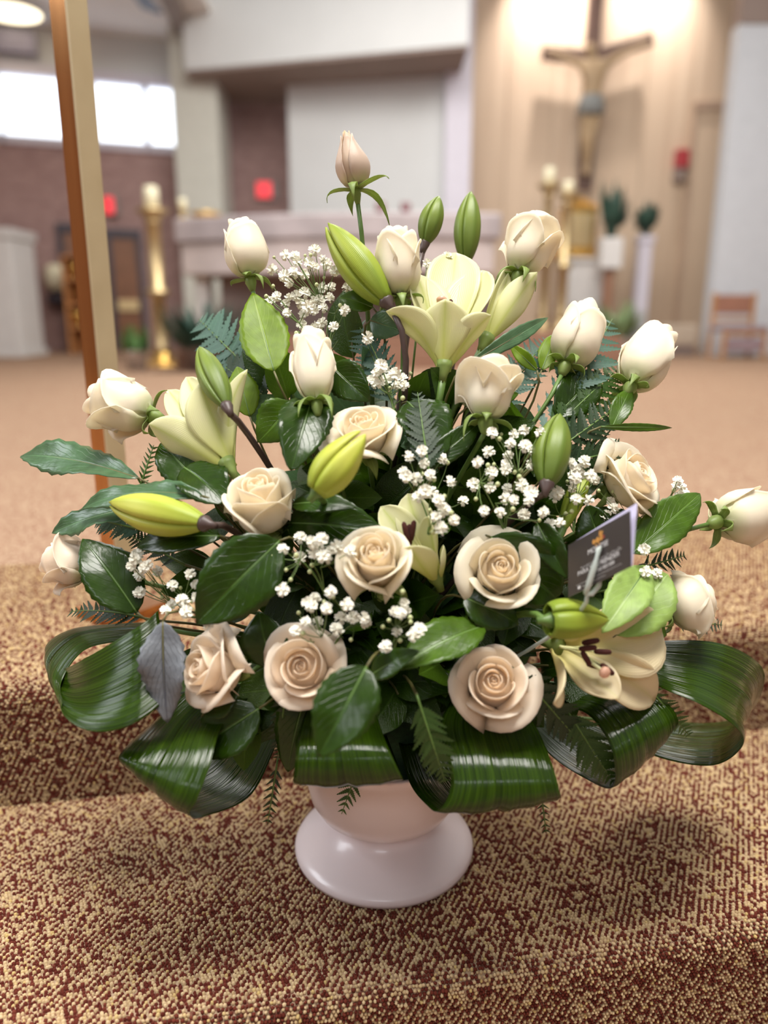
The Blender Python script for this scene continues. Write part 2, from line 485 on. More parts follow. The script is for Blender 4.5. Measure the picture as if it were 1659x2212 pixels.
def carpet_pile(s_from, s_to, name, label, seed):
    """loops of the carpet as one mass: rows that follow the step's profile"""
    rng = np.random.default_rng(seed)
    PIT = 0.0038
    # profile in (offset from edge line 1/2, z) with arc length
    segs = []
    L0 = 0.52
    def prof(s, x):
        """s: metres from the back end of the strip; returns y, z, ny, nz"""
        a = RND * math.pi / 2
        e1, e2 = E1(x), E2(x)
        y = np.zeros_like(s); z = np.zeros_like(s); ny = np.zeros_like(s); nz = np.zeros_like(s)
        tread = (e1 - e2) - RND
        b0 = L0; b1 = b0 + a; b2 = b1 + (-STEP_Z - RND); b3 = b2 + tread; b4 = b3 + a; b5 = b4 + (-STEP_Z - RND)
        m = s < b0; y[m] = (e1 + RND + L0 - s)[m]; nz[m] = 1
        m = (s >= b0) & (s < b1); t = (s - b0) / RND
        y[m] = (e1 + RND * (1 - np.sin(t)))[m]; z[m] = (-RND * (1 - np.cos(t)))[m]; ny[m] = -np.sin(t)[m]; nz[m] = np.cos(t)[m]
        m = (s >= b1) & (s < b2); y[m] = e1[m]; z[m] = (-RND - (s - b1))[m]; ny[m] = -1
        m = (s >= b2) & (s < b3); y[m] = (e1 - (s - b2))[m]; z[m] = STEP_Z; nz[m] = 1
        m = (s >= b3) & (s < b4); t = (s - b3) / RND
        y[m] = (e2 + RND * (1 - np.sin(t)))[m]; z[m] = (STEP_Z - RND * (1 - np.cos(t)))[m]; ny[m] = -np.sin(t)[m]; nz[m] = np.cos(t)[m]
        m = (s >= b4); y[m] = e2[m]; z[m] = (STEP_Z - RND - (s - b4))[m]; ny[m] = -1
        return y, z, ny, nz
    S, X = np.meshgrid(np.arange(s_from, s_to, PIT), np.arange(-0.75, 0.85, PIT))
    row = np.round(S / PIT).astype(int); cidx = np.round((X + 0.75) / PIT).astype(int)
    par = ((cidx + (row + 1) // 2) % 2).ravel()
    X = X + (row % 2) * PIT * 0.5
    S = (S + rng.normal(0, PIT * 0.10, S.shape)).ravel(); X = (X + rng.normal(0, PIT * 0.12, X.shape)).ravel()
    y, z, ny, nz = prof(S, X)
    zcam = y * CP - (z - CAM_Z) * SP
    u = F_PX * X / zcam; v = F_PX * (-(y * SP + (z - CAM_Z) * CP)) / zcam
    keep = (np.abs(u) < W_PX / 2 + 300) & (v < H_PX / 2 + 60) & (zcam > 0.1)
    keep &= ~((np.hypot(X - VASE[0], y - VASE[1]) < 0.10) & (np.abs(z - STEP_Z) < 0.01))
    X, y, z, ny, nz, par = X[keep], y[keep], z[keep], ny[keep], nz[keep], par[keep]
    n = len(X)
    par = np.where(rng.uniform(0, 1, n) < 0.24, 1 - par, par)
    TV = np.where(par == 1, rng.uniform(.5, 1, n), rng.uniform(0, .42, n))
    C = np.stack([X, y, z], 1); N = np.stack([np.zeros(n), ny, nz], 1)
    A = np.tile([1.0, 0, 0], (n, 1)); B = np.cross(N, A)
    ang = rng.uniform(0, math.pi, n)
    A2 = A * np.cos(ang)[:, None] + B * np.sin(ang)[:, None]; B2 = np.cross(N, A2)
    r = PIT * rng.uniform(0.50, 0.66, n)[:, None]; h = PIT * rng.uniform(0.55, 1.0, n)[:, None]
    el = rng.uniform(0.75, 1.25, n)[:, None]
    Vs = []
    for sa, sb in ((1, 0), (0, 1), (-1, 0), (0, -1)):
        Vs.append(C + sa * A2 * r * el + sb * B2 * r - N * 0.0006)
    q = 0.7071
    for sa, sb in ((q, q), (-q, q), (-q, -q), (q, -q)):
        Vs.append(C + (sa * A2 * r * el + sb * B2 * r) * 0.72 + N * h * 0.72)
    Vs.append(C + N * h + A2 * r * 0.1)
    V = np.stack(Vs, 1).reshape(-1, 3)
    tri = []
    for i in range(4):
        j = (i + 1) % 4
        tri += [(i, j, 4 + i), (4 + i, j, 4 + j)]
        tri.append((4 + i, 4 + j, 8))
    tri = np.array(tri, np.int32)
    Fc = (tri[None] + (np.arange(n, dtype=np.int32) * 9)[:, None, None]).reshape(-1, 3)
    me = bpy.data.meshes.new(name)
    me.vertices.add(len(V)); me.vertices.foreach_set('co', V.astype(np.float32).ravel())
    me.loops.add(Fc.size); me.loops.foreach_set('vertex_index', Fc.ravel())
    me.polygons.add(len(Fc)); me.polygons.foreach_set('loop_start', np.arange(0, Fc.size, 3, dtype=np.int32))
    me.polygons.foreach_set('use_smooth', np.ones(len(Fc), dtype=bool))
    at = me.attributes.new('tuft', 'FLOAT', 'POINT')
    at.data.foreach_set('value', np.repeat(TV, 9).astype(np.float32))
    me.update(calc_edges=True); me.validate()
    me.materials.append(M['pile'])
    ob = bpy.data.objects.new(name, me); col.objects.link(ob)
    tag(ob, label, 'carpet', kind='stuff')
    return ob
carpet_pile(0.0, 0.52 + 0.0345 + 0.153, 'carpet_pile', 'red and cream loop carpet on the upper step edge behind the urn', 5)
carpet_pile(0.52 + 0.0345 + 0.153, 1.32, 'carpet_pile', 'red and cream loop carpet on the tread beneath the urn', 6)

# ---- walls
def vwall(name, pts, z0, z1, mat, th=0.2, kind='structure'):
    """vertical wall along plan points (x, y); thickness goes away from the camera"""
    n = len(pts)
    poly = [(p[0], p[1]) for p in pts] + [(p[0], p[1] + th) for p in reversed(pts)]
    V, Fc = prism(poly, z0, z1)
    o = mk(name, V, Fc, mat, smooth=False)
    tag(o, kind=kind)
    return o
def xy(px, py, Y):
    p = P(px, py, Y); return (p[0], p[1])
HZ = 680
# brick wall on the left with a strip of windows above
YA, YB = 10.1, 10.9
pa = P(0, HZ, YA); pb = P(412, HZ, YB)
def on_brick(px, py):
    """point on the brick wall plane seen at a pixel"""
    d = ray(px, py)
    nrm = np.cross([pb[0] - pa[0], pb[1] - pa[1], 0], [0, 0, 1])
    t = np.dot(pa - np.array([0, 0, CAM_Z]), nrm) / np.dot(d, nrm)
    return np.array([0, 0, CAM_Z]) + d * t
dirw = unit([pb[0] - pa[0], pb[1] - pa[1], 0]); nrmw = np.array([dirw[1], -dirw[0], 0])
if nrmw[1] > 0: nrmw = -nrmw
far_l = pa - dirw * 3.0; far_r = pb + dirw * 0.6
win_lo = on_brick(200, 312)[2]; win_hi = on_brick(200, 168)[2]
vwall('wall_left', [far_l, far_r], 0, win_lo, M['brick'])
vwall('wall_left', [far_l, far_r], win_hi, 5.6, M['wall_white'])
def wbox(name, s0, s1, z0, z1, d0, d1, mat, parent=None, smooth=False):
    """box on the brick wall: s along the wall from pa, z heights, d depth in front of its face"""
    c = []
    for z in (z0, z1):
        for s, d in ((s0, d0), (s1, d0), (s1, d1), (s0, d1)):
            q = pa + dirw * s + nrmw * d; c.append((q[0], q[1], z))
    return mk(name, c, [(3, 2, 1, 0), (4, 5, 6, 7), (0, 1, 5, 4), (1, 2, 6, 5), (2, 3, 7, 6), (3, 0, 4, 7)], mat, parent, smooth=smooth)
LW = np.linalg.norm(pb - pa)
def s_of(px, py=500): return float(np.dot(on_brick(px, py) - pa, dirw))
for i, (a, b) in enumerate(((-240, 0), (0, 150), (205, 312), (318, 404))):
    t = thing('window_%d' % (i + 1), None, None, pa + dirw * s_of(max(a, 0), 240) + np.array([0, 0, win_lo]), kind='structure')
    sa, sb = s_of(a, 240), s_of(b, 240)
    wbox('pane', sa + 0.02, sb - 0.02, win_lo + 0.03, win_hi - 0.04, -0.12, -0.10, M['pane'], t)
    wbox('frame', sa - 0.01, sa + 0.02, win_lo, win_hi, -0.14, 0.02, M['trim_lilac'], t)
    wbox('frame', sb - 0.02, sb + 0.01, win_lo, win_hi, -0.14, 0.02, M['trim_lilac'], t)
    wbox('sill', sa - 0.03, sb + 0.03, win_lo - 0.05, win_lo + 0.04, -0.14, 0.05, M['trim_lilac'], t)
    wbox('head', sa - 0.03, sb + 0.03, win_hi - 0.04, win_hi + 0.08, -0.14, 0.04, M['trim_lilac'], t)
o = wbox('air_vent', s_of(-60, 90), s_of(78, 90), on_brick(40, 118)[2], on_brick(40, 72)[2], 0.0, 0.12, plain('vent_mauve', srgb(142, 138, 160), 0.6), smooth=False)
tag(o, 'mauve grey duct box on the wall above the left windows', 'duct')

# right of the brick wall: pier, recess, upper wall with soffit, white panel, corner trim
vwall('trim_1', [xy(400, HZ, 10.3), xy(492, HZ, 10.3)], 0, 4.6, plain('pier_cream', srgb(206, 206, 196), 0.7, vary=0.02), 0.7)
vwall('wall_back', [xy(470, HZ, 11.4), xy(660, HZ, 11.4)], 0, 4.6, M['brick'], 0.2)
vwall('wall_back', [xy(634, HZ, 10.5), xy(962, HZ, 10.1)], 0, 4.6, M['wall_white'], 0.25)
vwall('trim_2', [xy(955, HZ, 9.95), xy(1008, HZ, 9.95)], 0, 6.5, M['trim_lilac'], 0.6)
zl = P(400, 152, 10.0)[2]
pl = P(400, 152, 10.0); pr = GZ(1012, 96, zl)
o = mk('wall_upper', *prism([(pl[0], pl[1]), (pr[0], pr[1]), (pr[0], 10.6), (pl[0], 10.6)], zl + 0.002, 6.5), M['wall_white'], smooth=False)
tag(o, kind='structure')
o = mk('trim_3', *prism([(pl[0], pl[1] + .02), (pr[0], pr[1] + .02), (pr[0], 11.3), (pl[0], 11.3)], zl - 0.03, zl), M['soffit'], smooth=False)
tag(o, kind='structure')
# panelled wall behind the crucifix: boards as separate pieces
bx0, bx1 = P(985, HZ, 10.8)[0], P(1640, HZ, 10.8)[0]
beige = thing('wall_beige', None, None, (0.5 * (bx0 + bx1), 10.8, 0), kind='structure')
npan = 7
for i in range(npan):
    a = bx0 + (bx1 - bx0) * i / npan; b = bx0 + (bx1 - bx0) * (i + 1) / npan
    mk('panel', *boxv(a + 0.004, b - 0.004, 10.8 - (0.004 if i % 2 else 0), 10.95, 0, 6.4), M['panel'], beige, smooth=False)
mk('backing', *boxv(bx0, bx1, 10.86, 11.0, 0, 6.4), M['soffit'], beige, smooth=False)
# white wall at the right
rx = P(1552, 500, 9.3)
o = mk('wall_right', *boxv(rx[0], rx[0] + 3.0, 9.3, 9.5, 0, P(1620, 52, 9.3)[2]), plain('wall_cool_white', srgb(206, 210, 216), 0.75, vary=0.02), smooth=False); tag(o, kind='structure')
o = mk('trim_4', *boxv(rx[0], rx[0] + 3.0, 9.28, 9.5, P(1620, 52, 9.3)[2] + .002, 6.4), M['soffit'], smooth=False); tag(o, kind='structure')
# ceiling over the left part with a beam
zceil = P(200, 60, 10.4)[2]
o = mk('ceiling', *boxv(-9, pl[0] + 0.35, 5.0, 11.2, zceil, zceil + 0.1), M['ceiling'], smooth=False); tag(o, kind='structure')
b0 = GZ(372, 0, zceil - .0); b1 = GZ(408, 92, zceil - .0)
dv = unit([b1[0] - b0[0], b1[1] - b0[1], 0]); sd = np.array([dv[1], -dv[0], 0]) * 0.09
q0 = np.array([b0[0], b0[1], 0]) - dv * 1.5; q1 = np.array([b1[0], b1[1], 0]) + dv * 0.4
o = mk('trim_5', *prism([tuple((q0 - sd)[:2]), tuple((q1 - sd)[:2]), tuple((q1 + sd)[:2]), tuple((q0 + sd)[:2])], zceil - 0.1, zceil - .002), plain('beam_taupe', srgb(150, 138, 130), 0.7), smooth=False); tag(o, kind='structure')

# doors in the brick wall
def door(n, px0, px1, ytop, handle_px):
    s0, s1 = s_of(px0, 620), s_of(px1, 620)
    zt = on_brick((px0 + px1) / 2, ytop)[2]
    t = thing('door_%d' % n, None, None, pa + dirw * (s0 + s1) / 2, kind='structure')
    fw = 0.07
    wbox('frame', s0, s0 + fw, 0, zt, 0.0, 0.06, M['frame_dark'], t)
    wbox('frame', s1 - fw, s1, 0, zt, 0.0, 0.06, M['frame_dark'], t)
    wbox('frame', s0, s1, zt - 0.09, zt + .02, 0.0, 0.07, M['frame_dark'], t)
    d = wbox('door_leaf', s0 + fw, s1 - fw, 0.01, zt - 0.09, 0.0, 0.04, M['wood_door'], t)
    wbox('push_bar', s0 + fw + .02, s1 - fw - .02, 0.52, 0.66, 0.04, 0.09, M['brass'], d)
def brass(name, c, rough):
    k = NT(name); k.base(c); k.set(rough, 1.0, 0.5)
    return k.m
M['brass'] = brass('brass', srgb(202, 180, 138), 0.45)
M['gold'] = brass('gold', srgb(226, 184, 104), 0.3)
M['silver'] = brass('silver', srgb(214, 216, 224), 0.25)
door(1, 236, 312, 500, 0)
door(2, 134, 215, 488, 0)

# ================================================================== background things
M['candle'] = plain('candle_wax', srgb(232, 226, 196), 0.5, vary=0.03)
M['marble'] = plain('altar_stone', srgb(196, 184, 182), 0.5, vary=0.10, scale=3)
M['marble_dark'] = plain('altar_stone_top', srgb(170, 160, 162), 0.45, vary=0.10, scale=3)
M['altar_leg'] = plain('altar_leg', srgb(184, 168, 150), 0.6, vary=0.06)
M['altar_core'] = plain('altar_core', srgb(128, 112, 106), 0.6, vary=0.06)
M['carpet_brown'] = plain('platform_carpet', srgb(146, 112, 94), 0.95, spec=0.1, vary=0.06, scale=60)
M['plinth'] = plain('plinth_white', srgb(216, 214, 212), 0.6, vary=0.02)
M['exit_red'] = None
kk = NT('exit_sign_red'); kk.base(srgb(200, 40, 46)); kk.b.inputs['Emission Color'].default_value = srgb(255, 70, 80); kk.b.inputs['Emission Strength'].default_value = 0.9
M['exit_red'] = kk.m

# low carpeted platform and altar
pt = thing('platform', 'low brown carpeted platform with two steps under the stone altar', 'platform', (0, 7.3, 0))
plx, prx = P(455, 735, 7.0)[0], P(1372, 750, 7.0)[0]
mk('lower_step', *boxv(plx - .3, prx + .03, 6.95, 9.7, 0, 0.15), M['carpet_brown'], pt, smooth=False)
mk('upper_step', *boxv(plx, prx - .1, 7.1, 9.6, 0.15, 0.29), M['carpet_brown'], pt, smooth=False)
def bowed(pl_, pr_, depth, bow, n=10):
    f = []
    for t in np.linspace(0, 1, n):
        f.append((pl_[0] + (pr_[0] - pl_[0]) * t, pl_[1] + (pr_[1] - pl_[1]) * t - bow * 4 * t * (1 - t)))
    b = [(pr_[0], pr_[1] + depth), (pl_[0], pl_[1] + depth)]
    return f + b
YL, YR = 7.55, 7.15
al = thing('altar', 'long pale grey stone altar table standing on the platform', 'altar', (P(730, 560, 7.4)[0], 7.8, 0.29))
L_, R_ = P(378, 540, YL), P(1082, 530, YR)
zt, zm, zb = P(700, 466, 7.35)[2], P(700, 521, 7.35)[2], P(700, 592, 7.35)[2]
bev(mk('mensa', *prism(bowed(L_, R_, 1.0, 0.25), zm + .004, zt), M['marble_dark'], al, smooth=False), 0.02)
bev(mk('apron', *prism(bowed(L_ + [.05, .03, 0], R_ + [-.05, .03, 0], 0.94, 0.25), zb, zm), M['marble'], al, smooth=False), 0.015)
for (a, b, m) in ((418, 446, 'plinth'), (1085, 1120, 'altar_leg')):
    xa, xb = P(a, 650, 7.6)[0], P(b, 650, 7.6)[0]
    bev(mk('leg', *boxv(xa, xb, 7.7, 7.95, 0.29, zb), M[m], al, smooth=False), 0.01)
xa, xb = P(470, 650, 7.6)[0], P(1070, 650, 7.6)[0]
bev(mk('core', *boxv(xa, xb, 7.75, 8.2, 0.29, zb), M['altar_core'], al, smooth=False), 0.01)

def flame_pillar(parent, o, r, h):
    mk('candle', *lathe([(r, 0), (r, h * 0.92), (r * 0.8, h), (0.006, h * 0.98)], 16, o), M['candle'], parent)
    mk('wick', *tube([o + [0, 0, h * .97], o + [0.004, 0, h + 0.03]], 0.003, 5), M['frame_dark'], parent)
def candlestick(label, foot, top_z, r_shaft, r_cup, r_base, candle_h, mat, group=None, base_mat=None):
    t = thing('candlestick', label, 'candlestick', foot, group)
    h = top_z - foot[2]
    mk('base', *lathe([(r_base, 0), (r_base, 0.02), (r_base * .8, 0.035), (r_base * .35, 0.07), (r_shaft * 1.5, 0.12)], 24, foot), base_mat or mat, t)
    mk('shaft', *lathe([(r_shaft * 1.5, 0.12), (r_shaft, 0.18), (r_shaft, h * .45), (r_shaft * 1.7, h * .47), (r_shaft * 1.7, h * .49), (r_shaft, h * .51), (r_shaft, h - 0.12), (r_shaft * 1.3, h - 0.1)], 20, foot), mat, t)
    mk('cup', *lathe([(r_shaft * 1.3, h - 0.1), (r_cup * .5, h - 0.07), (r_cup, h - 0.02), (r_cup, h), (r_cup * .8, h - .005)], 24, foot), mat, t)
    flame_pillar(t, foot + np.array([0, 0, h - .01]), r_cup * .45, candle_h)
    return t
f1 = GZ(352, 790, 0)
candlestick('tall brass candlestick with a cream candle left of the altar', f1, P(326, 452, f1[1])[2], px2m(15, f1), px2m(33, f1), px2m(45, f1), px2m(46, f1), M['brass'], base_mat=M['gold'])
fa = P(1172, 690, 9.0); fa[2] = 0.29
candlestick('taller brass candlestick with white candle left of the golden tabernacle', fa, P(1190, 398, 9.0)[2], px2m(9, fa), px2m(25, fa), px2m(26, fa), px2m(34, fa), M['brass'])
fb = P(1212, 690, 8.75); fb[2] = 0.29
candlestick('shorter brass candlestick with white candle just in front of golden tabernacle', fb, P(1232, 416, 8.75)[2], px2m(10, fb), px2m(22, fb), px2m(26, fb), px2m(24, fb), M['brass'])
# small things on the altar top
for px, nm, lab in ((395, 'candle_holder', 'small brass candle holder at the left end of the altar top'),):
    b = P(px, 470, 7.75); b[2] = zt
    t = thing(nm, lab, 'candle holder', b)
    mk('base', *lathe([(.09, 0), (.09, .012), (.03, .03), (.02, .07), (.055, .09), (.055, .1)], 20, b), M['brass'], t)
    flame_pillar(t, b + np.array([0, 0, .1]), .04, .1)
b = P(445, 470, 7.75); b[2] = zt
t = thing('offering_bowl', 'low golden bowl on the altar top beside the candle holder', 'bowl', b)
mk('bowl', *lathe([(.05, 0), (.12, .03), (.15, .07), (.145, .072), (.1, .03), (.01, .02)], 24, b), M['gold'], t)
M['red_glass'] = plain('red_glass', srgb(104, 50, 56), 0.2, vary=0.05)
for px, lab in ((822, 'dark red votive glass on the altar under the top rosebud'), (876, 'dark red votive glass on the altar left of the lily buds')):
    b = P(px, 470, 7.3); b[2] = zt
    t = thing('votive_glass', lab, 'votive', b, 'votive glasses on the altar')
    mk('glass', *lathe([(.03, 0), (.042, .01), (.045, .10), (.04, .10), (.036, .02)], 20, b), M['red_glass'], t)
    mk('wax', *lathe([(.035, .015), (.035, .06), (.01, .062)], 16, b), M['candle'], t)

# tabernacle on a white pedestal
pc = P(1255, 600, 9.7)
zp0, zp1 = 0.0, P(1255, 556, 9.7)[2]
xa, xb = P(1222, 620, 9.7)[0], P(1302, 620, 9.7)[0]
t = thing('pedestal', 'white pedestal carrying the golden tabernacle', 'pedestal', (pc[0], 9.9, 0))
bev(mk('body', *boxv(xa, xb, 9.7, 10.15, 0.06, zp1 - .05), M['plinth'], t, smooth=False), .01)
bev(mk('top', *boxv(xa - .05, xb + .05, 9.66, 10.2, zp1 - .05, zp1), M['plinth'], t, smooth=False), .01)
bev(mk('foot', *boxv(xa - .04, xb + .04, 9.68, 10.18, 0, 0.06), M['plinth'], t, smooth=False), .01)
xa, xb = P(1218, 480, 9.75)[0], P(1290, 480, 9.75)[0]
z1 = P(1250, 448, 9.75)[2]
t = thing('tabernacle', 'golden tabernacle with pitched lid on the white pedestal', 'tabernacle', ((xa + xb) / 2, 9.9, zp1))
bev(mk('base', *boxv(xa - .06, xb + .04, 9.70, 10.12, zp1, zp1 + .08), M['gold'], t, smooth=False), .015)
bev(mk('box', *boxv(xa, xb, 9.76, 10.06, zp1 + .08, z1), M['gold'], t, smooth=False), .01)
mk('door', *boxv(xa + .05, xb - .05, 9.745, 9.765, zp1 + .13, z1 - .06), M['brass'], t, smooth=False)
cx = (xa + xb) / 2
V = np.array([(xa - .02, 9.74, z1), (xb + .02, 9.74, z1), (xb + .02, 10.08, z1), (xa - .02, 10.08, z1), (cx - .03, 9.91, z1 + .14), (cx + .03, 9.91, z1 + .14)])
mk('lid', V, [(0, 1, 5, 4), (1, 2, 5), (2, 3, 4, 5), (3, 0, 4), (3, 2, 1, 0)], M['gold'], t, smooth=False)

def clump(name, c, r, h, n, mat, parent, seed, lw=0.03, ll=0.18):
    """a tuft of separate arching leaves as one foliage part"""
    rng = random.Random(seed); parts = []
    for i in range(n):
        a = rng.uniform(0, 6.283); l = ll * rng.uniform(.6, 1.1)
        d = np.array([math.cos(a), math.sin(a), 0]); el = rng.uniform(.2, 1.3)
        p0 = c + d * r * rng.uniform(0, .3)
        p1 = p0 + (d * math.cos(el) + np.array([0, 0, math.sin(el)])) * l * .6
        p2 = p0 + d * r * rng.uniform(.5, 1.0) + np.array([0, 0, h * rng.uniform(.1, 1.0)])
        pts = bez(p0, p1, p2, 6); s = np.cross(d, [0, 0, 1.0])
        V, Fc = [], []
        for k, q in enumerate(pts):
            w = lw * math.sin(math.pi * (0.12 + 0.86 * k / 5)) * .5
            V += [q - s * w, q + np.array([0, 0, -.15 * w]), q + s * w]
        for k in range(5):
            for m_ in (0, 1):
                Fc.append((k * 3 + m_, k * 3 + m_ + 1, k * 3 + m_ + 4, k * 3 + m_ + 3))
        parts.append((np.array(V), Fc))
    o = mk(name, *merge(parts), mat, parent)
    return o
M['plant_dark'] = plain('plant_dark_green', srgb(44, 74, 62), 0.5, vary=0.15, scale=20)
M['plant_mid'] = plain('plant_mid_green', srgb(86, 128, 66), 0.5, vary=0.15, scale=20)
M['plant_soft'] = plain('plant_soft_green', srgb(128, 150, 104), 0.5, vary=0.15, scale=20)
def potted(label, base, pot_r, pot_h, potmat, r, h, n, mat, seed, lw, ll):
    t = thing('potted_plant', label, 'plant', base)
    mk('pot', *lathe([(pot_r * .7, 0), (pot_r, pot_h * .95), (pot_r * 1.08, pot_h), (pot_r * .92, pot_h), (pot_r * .85, pot_h * .8), (.01, pot_h * .78)], 20, base), potmat, t)
    clump('foliage', base + np.array([0, 0, pot_h * .8]), r, h, n, mat, t, seed, lw, ll)
    return t
# plant stands on the right
def stand(label, x_px, w_px, top_py, Y, brown=False):
    xa, xb = P(x_px - w_px / 2, top_py + 60, Y)[0], P(x_px + w_px / 2, top_py + 60, Y)[0]
    ztop = P(x_px, top_py, Y)[2]
    t = thing('plant_stand', label, 'plant stand', ((xa + xb) / 2, Y + .1, 0))
    d = xb - xa
    if brown:
        bev(mk('tray', *boxv(xa, xb, Y, Y + d, ztop - .34, ztop), M['plinth'], t, smooth=False), .015)
        bev(mk('leg', *boxv(xa + d * .3, xb - d * .25, Y + d * .3, Y + d * .7, 0.02, ztop - .34), plain('stand_brown', srgb(150, 110, 88), 0.5), t, smooth=False), .01)
        bev(mk('foot', *boxv(xa + d * .15, xb - d * .1, Y + d * .15, Y + d * .85, 0, 0.03), M['plinth'], t, smooth=False), .005)
    else:
        bev(mk('shaft', *boxv(xa + d * .1, xb - d * .1, Y + .02, Y + d * .8, 0.08, ztop - .08), M['trim_lilac'], t, smooth=False), .01)
        bev(mk('cap', *boxv(xa, xb, Y, Y + d * .9, ztop - .08, ztop), M['trim_lilac'], t, smooth=False), .01)
        bev(mk('foot', *boxv(xa, xb, Y, Y + d * .9, 0, .08), M['trim_lilac'], t, smooth=False), .01)
    return np.array([(xa + xb) / 2, Y + d * .45, ztop])
tp = stand('white plant stand on a brown leg right of the tabernacle', 1321, 46, 512, 9.2, True)
potted('small dark green plant on the stand nearest the tabernacle', tp, .07, .12, M['plant_dark'], .17, .52, 60, M['plant_dark'], 3, .07, .3)
tp = stand('slim white column stand further right of the tabernacle', 1394, 36, 508, 9.6)
potted('round dark green plant on the slim white column', tp, .06, .08, M['plant_dark'], .15, .34, 60, M['plant_dark'], 4, .08, .26)
bp = P(1326, 712, 8.9); bp[2] = 0
potted('soft green fern in a wide white pot on the floor', bp, .24, .22, M['plinth'], .32, .5, 80, M['plant_soft'], 5, .06, .5)
bp = GZ(298, 800, 0)
potted('bright green plant in a silver pot beside the tall candlestick', bp, px2m(26, bp), px2m(42, bp), M['silver'], px2m(26, bp), px2m(66, bp), 50, M['plant_mid'], 6, .05, .3)
bp = P(440, 735, 6.7); bp[2] = 0
potted('spreading dark green foliage plant below the left end of altar', bp, .16, .2, M['altar_core'], .36, .44, 110, M['plant_dark'], 7, .07, .42)

# chair by the right wall
ct = GZ(1568, 772, 0)
t = thing('chair', 'wooden chair with mauve padded seat by the right wall', 'chair', ct)
M['chair_wood'] = plain('chair_wood', srgb(186, 138, 92), 0.45, vary=0.08)
M['chair_pad'] = plain('chair_pad', srgb(150, 130, 136), 0.8, vary=0.05)
M['chair_back'] = plain('chair_backrest', srgb(158, 112, 92), 0.7, vary=0.05)
w = px2m(84, ct); hh = px2m(134, ct); lx = ct[0] - w / 2; rx_ = ct[0] + w / 2; Yc = ct[1] - .05
for (x, y, h) in ((lx, Yc - .36, hh * .48), (rx_, Yc - .36, hh * .48), (lx, Yc, hh), (rx_, Yc, hh)):
    bev(mk('leg', *boxv(x - .02, x + .02, y - .02, y + .02, 0, h), M['chair_wood'], t, smooth=False), .005)
bev(mk('seat', *boxv(lx - .02, rx_ + .02, Yc - .39, Yc + .01, hh * .42, hh * .50), M['chair_pad'], t, smooth=False), .02)
bev(mk('seat_rail', *boxv(lx, rx_, Yc - .38, Yc - .35, hh * .36, hh * .42), M['chair_wood'], t, smooth=False), .005)
bev(mk('backrest', *boxv(lx + .02, rx_ - .02, Yc - .015, Yc + .015, hh * .68, hh * .97), M['chair_back'], t, smooth=False), .01)
bev(mk('back_rail', *boxv(lx + .02, rx_ - .02, Yc - .015, Yc + .015, hh * .56, hh * .61), M['chair_wood'], t, smooth=False), .005)
bev(mk('stretcher', *boxv(lx, rx_, Yc - .37, Yc - .35, hh * .12, hh * .32), M['chair_pad'], t, smooth=False), .01)
o = thing('kneeler', 'low pale bench pad beside the wooden chair', 'bench', GZ(1475, 770, 0))
gb = BASE[o.name]
bev(mk('pad', *boxv(gb[0] - .22, gb[0] + .16, gb[1], gb[1] + .3, .12, .36), M['altar_leg'], o, smooth=False), .03)
bev(mk('frame', *boxv(gb[0] - .2, gb[0] + .14, gb[1] + .02, gb[1] + .28, 0, .12), M['altar_core'], o, smooth=False), .01)

# white plinth at the left edge
g0 = GZ(55, 772, 0)
t = thing('plinth', 'tall fluted white plinth at the left edge of the sanctuary', 'plinth', (g0[0] - .35, g0[1] + .3, 0))
zt2 = P(30, 492, g0[1])[2]
bev(mk('body', *boxv(g0[0] - .75, g0[0] - .03, g0[1], g0[1] + .6, .08, zt2 - .1), M['plinth'], t, smooth=False), .01)
bev(mk('top', *boxv(g0[0] - .8, g0[0], g0[1] - .03, g0[1] + .64, zt2 - .1, zt2), M['plinth'], t, smooth=False), .01)
bev(mk('foot', *boxv(g0[0] - .8, g0[0], g0[1] - .03, g0[1] + .64, 0, .08), M['plinth'], t, smooth=False), .01)
for i in range(7):
    x = g0[0] - .70 + i * .1
    mk('flute', *boxv(x, x + .05, g0[1] - .014, g0[1], .12, zt2 - .14), M['plinth'], t, smooth=False)

# wall sconce, shelf cabinet, exit signs, alarm
sc_ = on_brick(122, 600); 
t = thing('wall_sconce', 'cream wall sconce on a dark bracket on the brick wall', 'sconce', sc_ + nrmw * .1)
o0 = sc_ + nrmw * .14
mk('shade', *lathe([(.10, -.16), (.14, -.05), (.12, .12), (.05, .16)], 18, o0), M['candle'], t)
mk('bracket', *lathe([(.03, -.36), (.12, -.34), (.14, -.24), (.05, -.18)], 14, o0), M['frame_dark'], t)
cb = GZ(180, 765, 0)
t = thing('display_cabinet', 'warm wooden display shelf with brass pieces behind the post', 'cabinet', cb)
M['warm_wood'] = plain('warm_wood', srgb(186, 128, 78), 0.4, vary=0.1)
wz = [P(180, y, cb[1])[2] for y in (550, 600, 655, 705)]
hw = px2m(26, cb)
bev(mk('back', *boxv(cb[0] - hw, cb[0] + hw, cb[1] + .28, cb[1] + .3, 0, wz[0]), M['warm_wood'], t, smooth=False), .005)
for s_ in (-1, 1):
    mk('side', *boxv(cb[0] + s_ * hw - .015, cb[0] + s_ * hw + .015, cb[1], cb[1] + .3, 0, wz[0]), M['warm_wood'], t, smooth=False)
for z in wz:
    mk('shelf', *boxv(cb[0] - hw + .015, cb[0] + hw - .015, cb[1] + .01, cb[1] + .28, z - .03, z), M['warm_wood'], t, smooth=False)
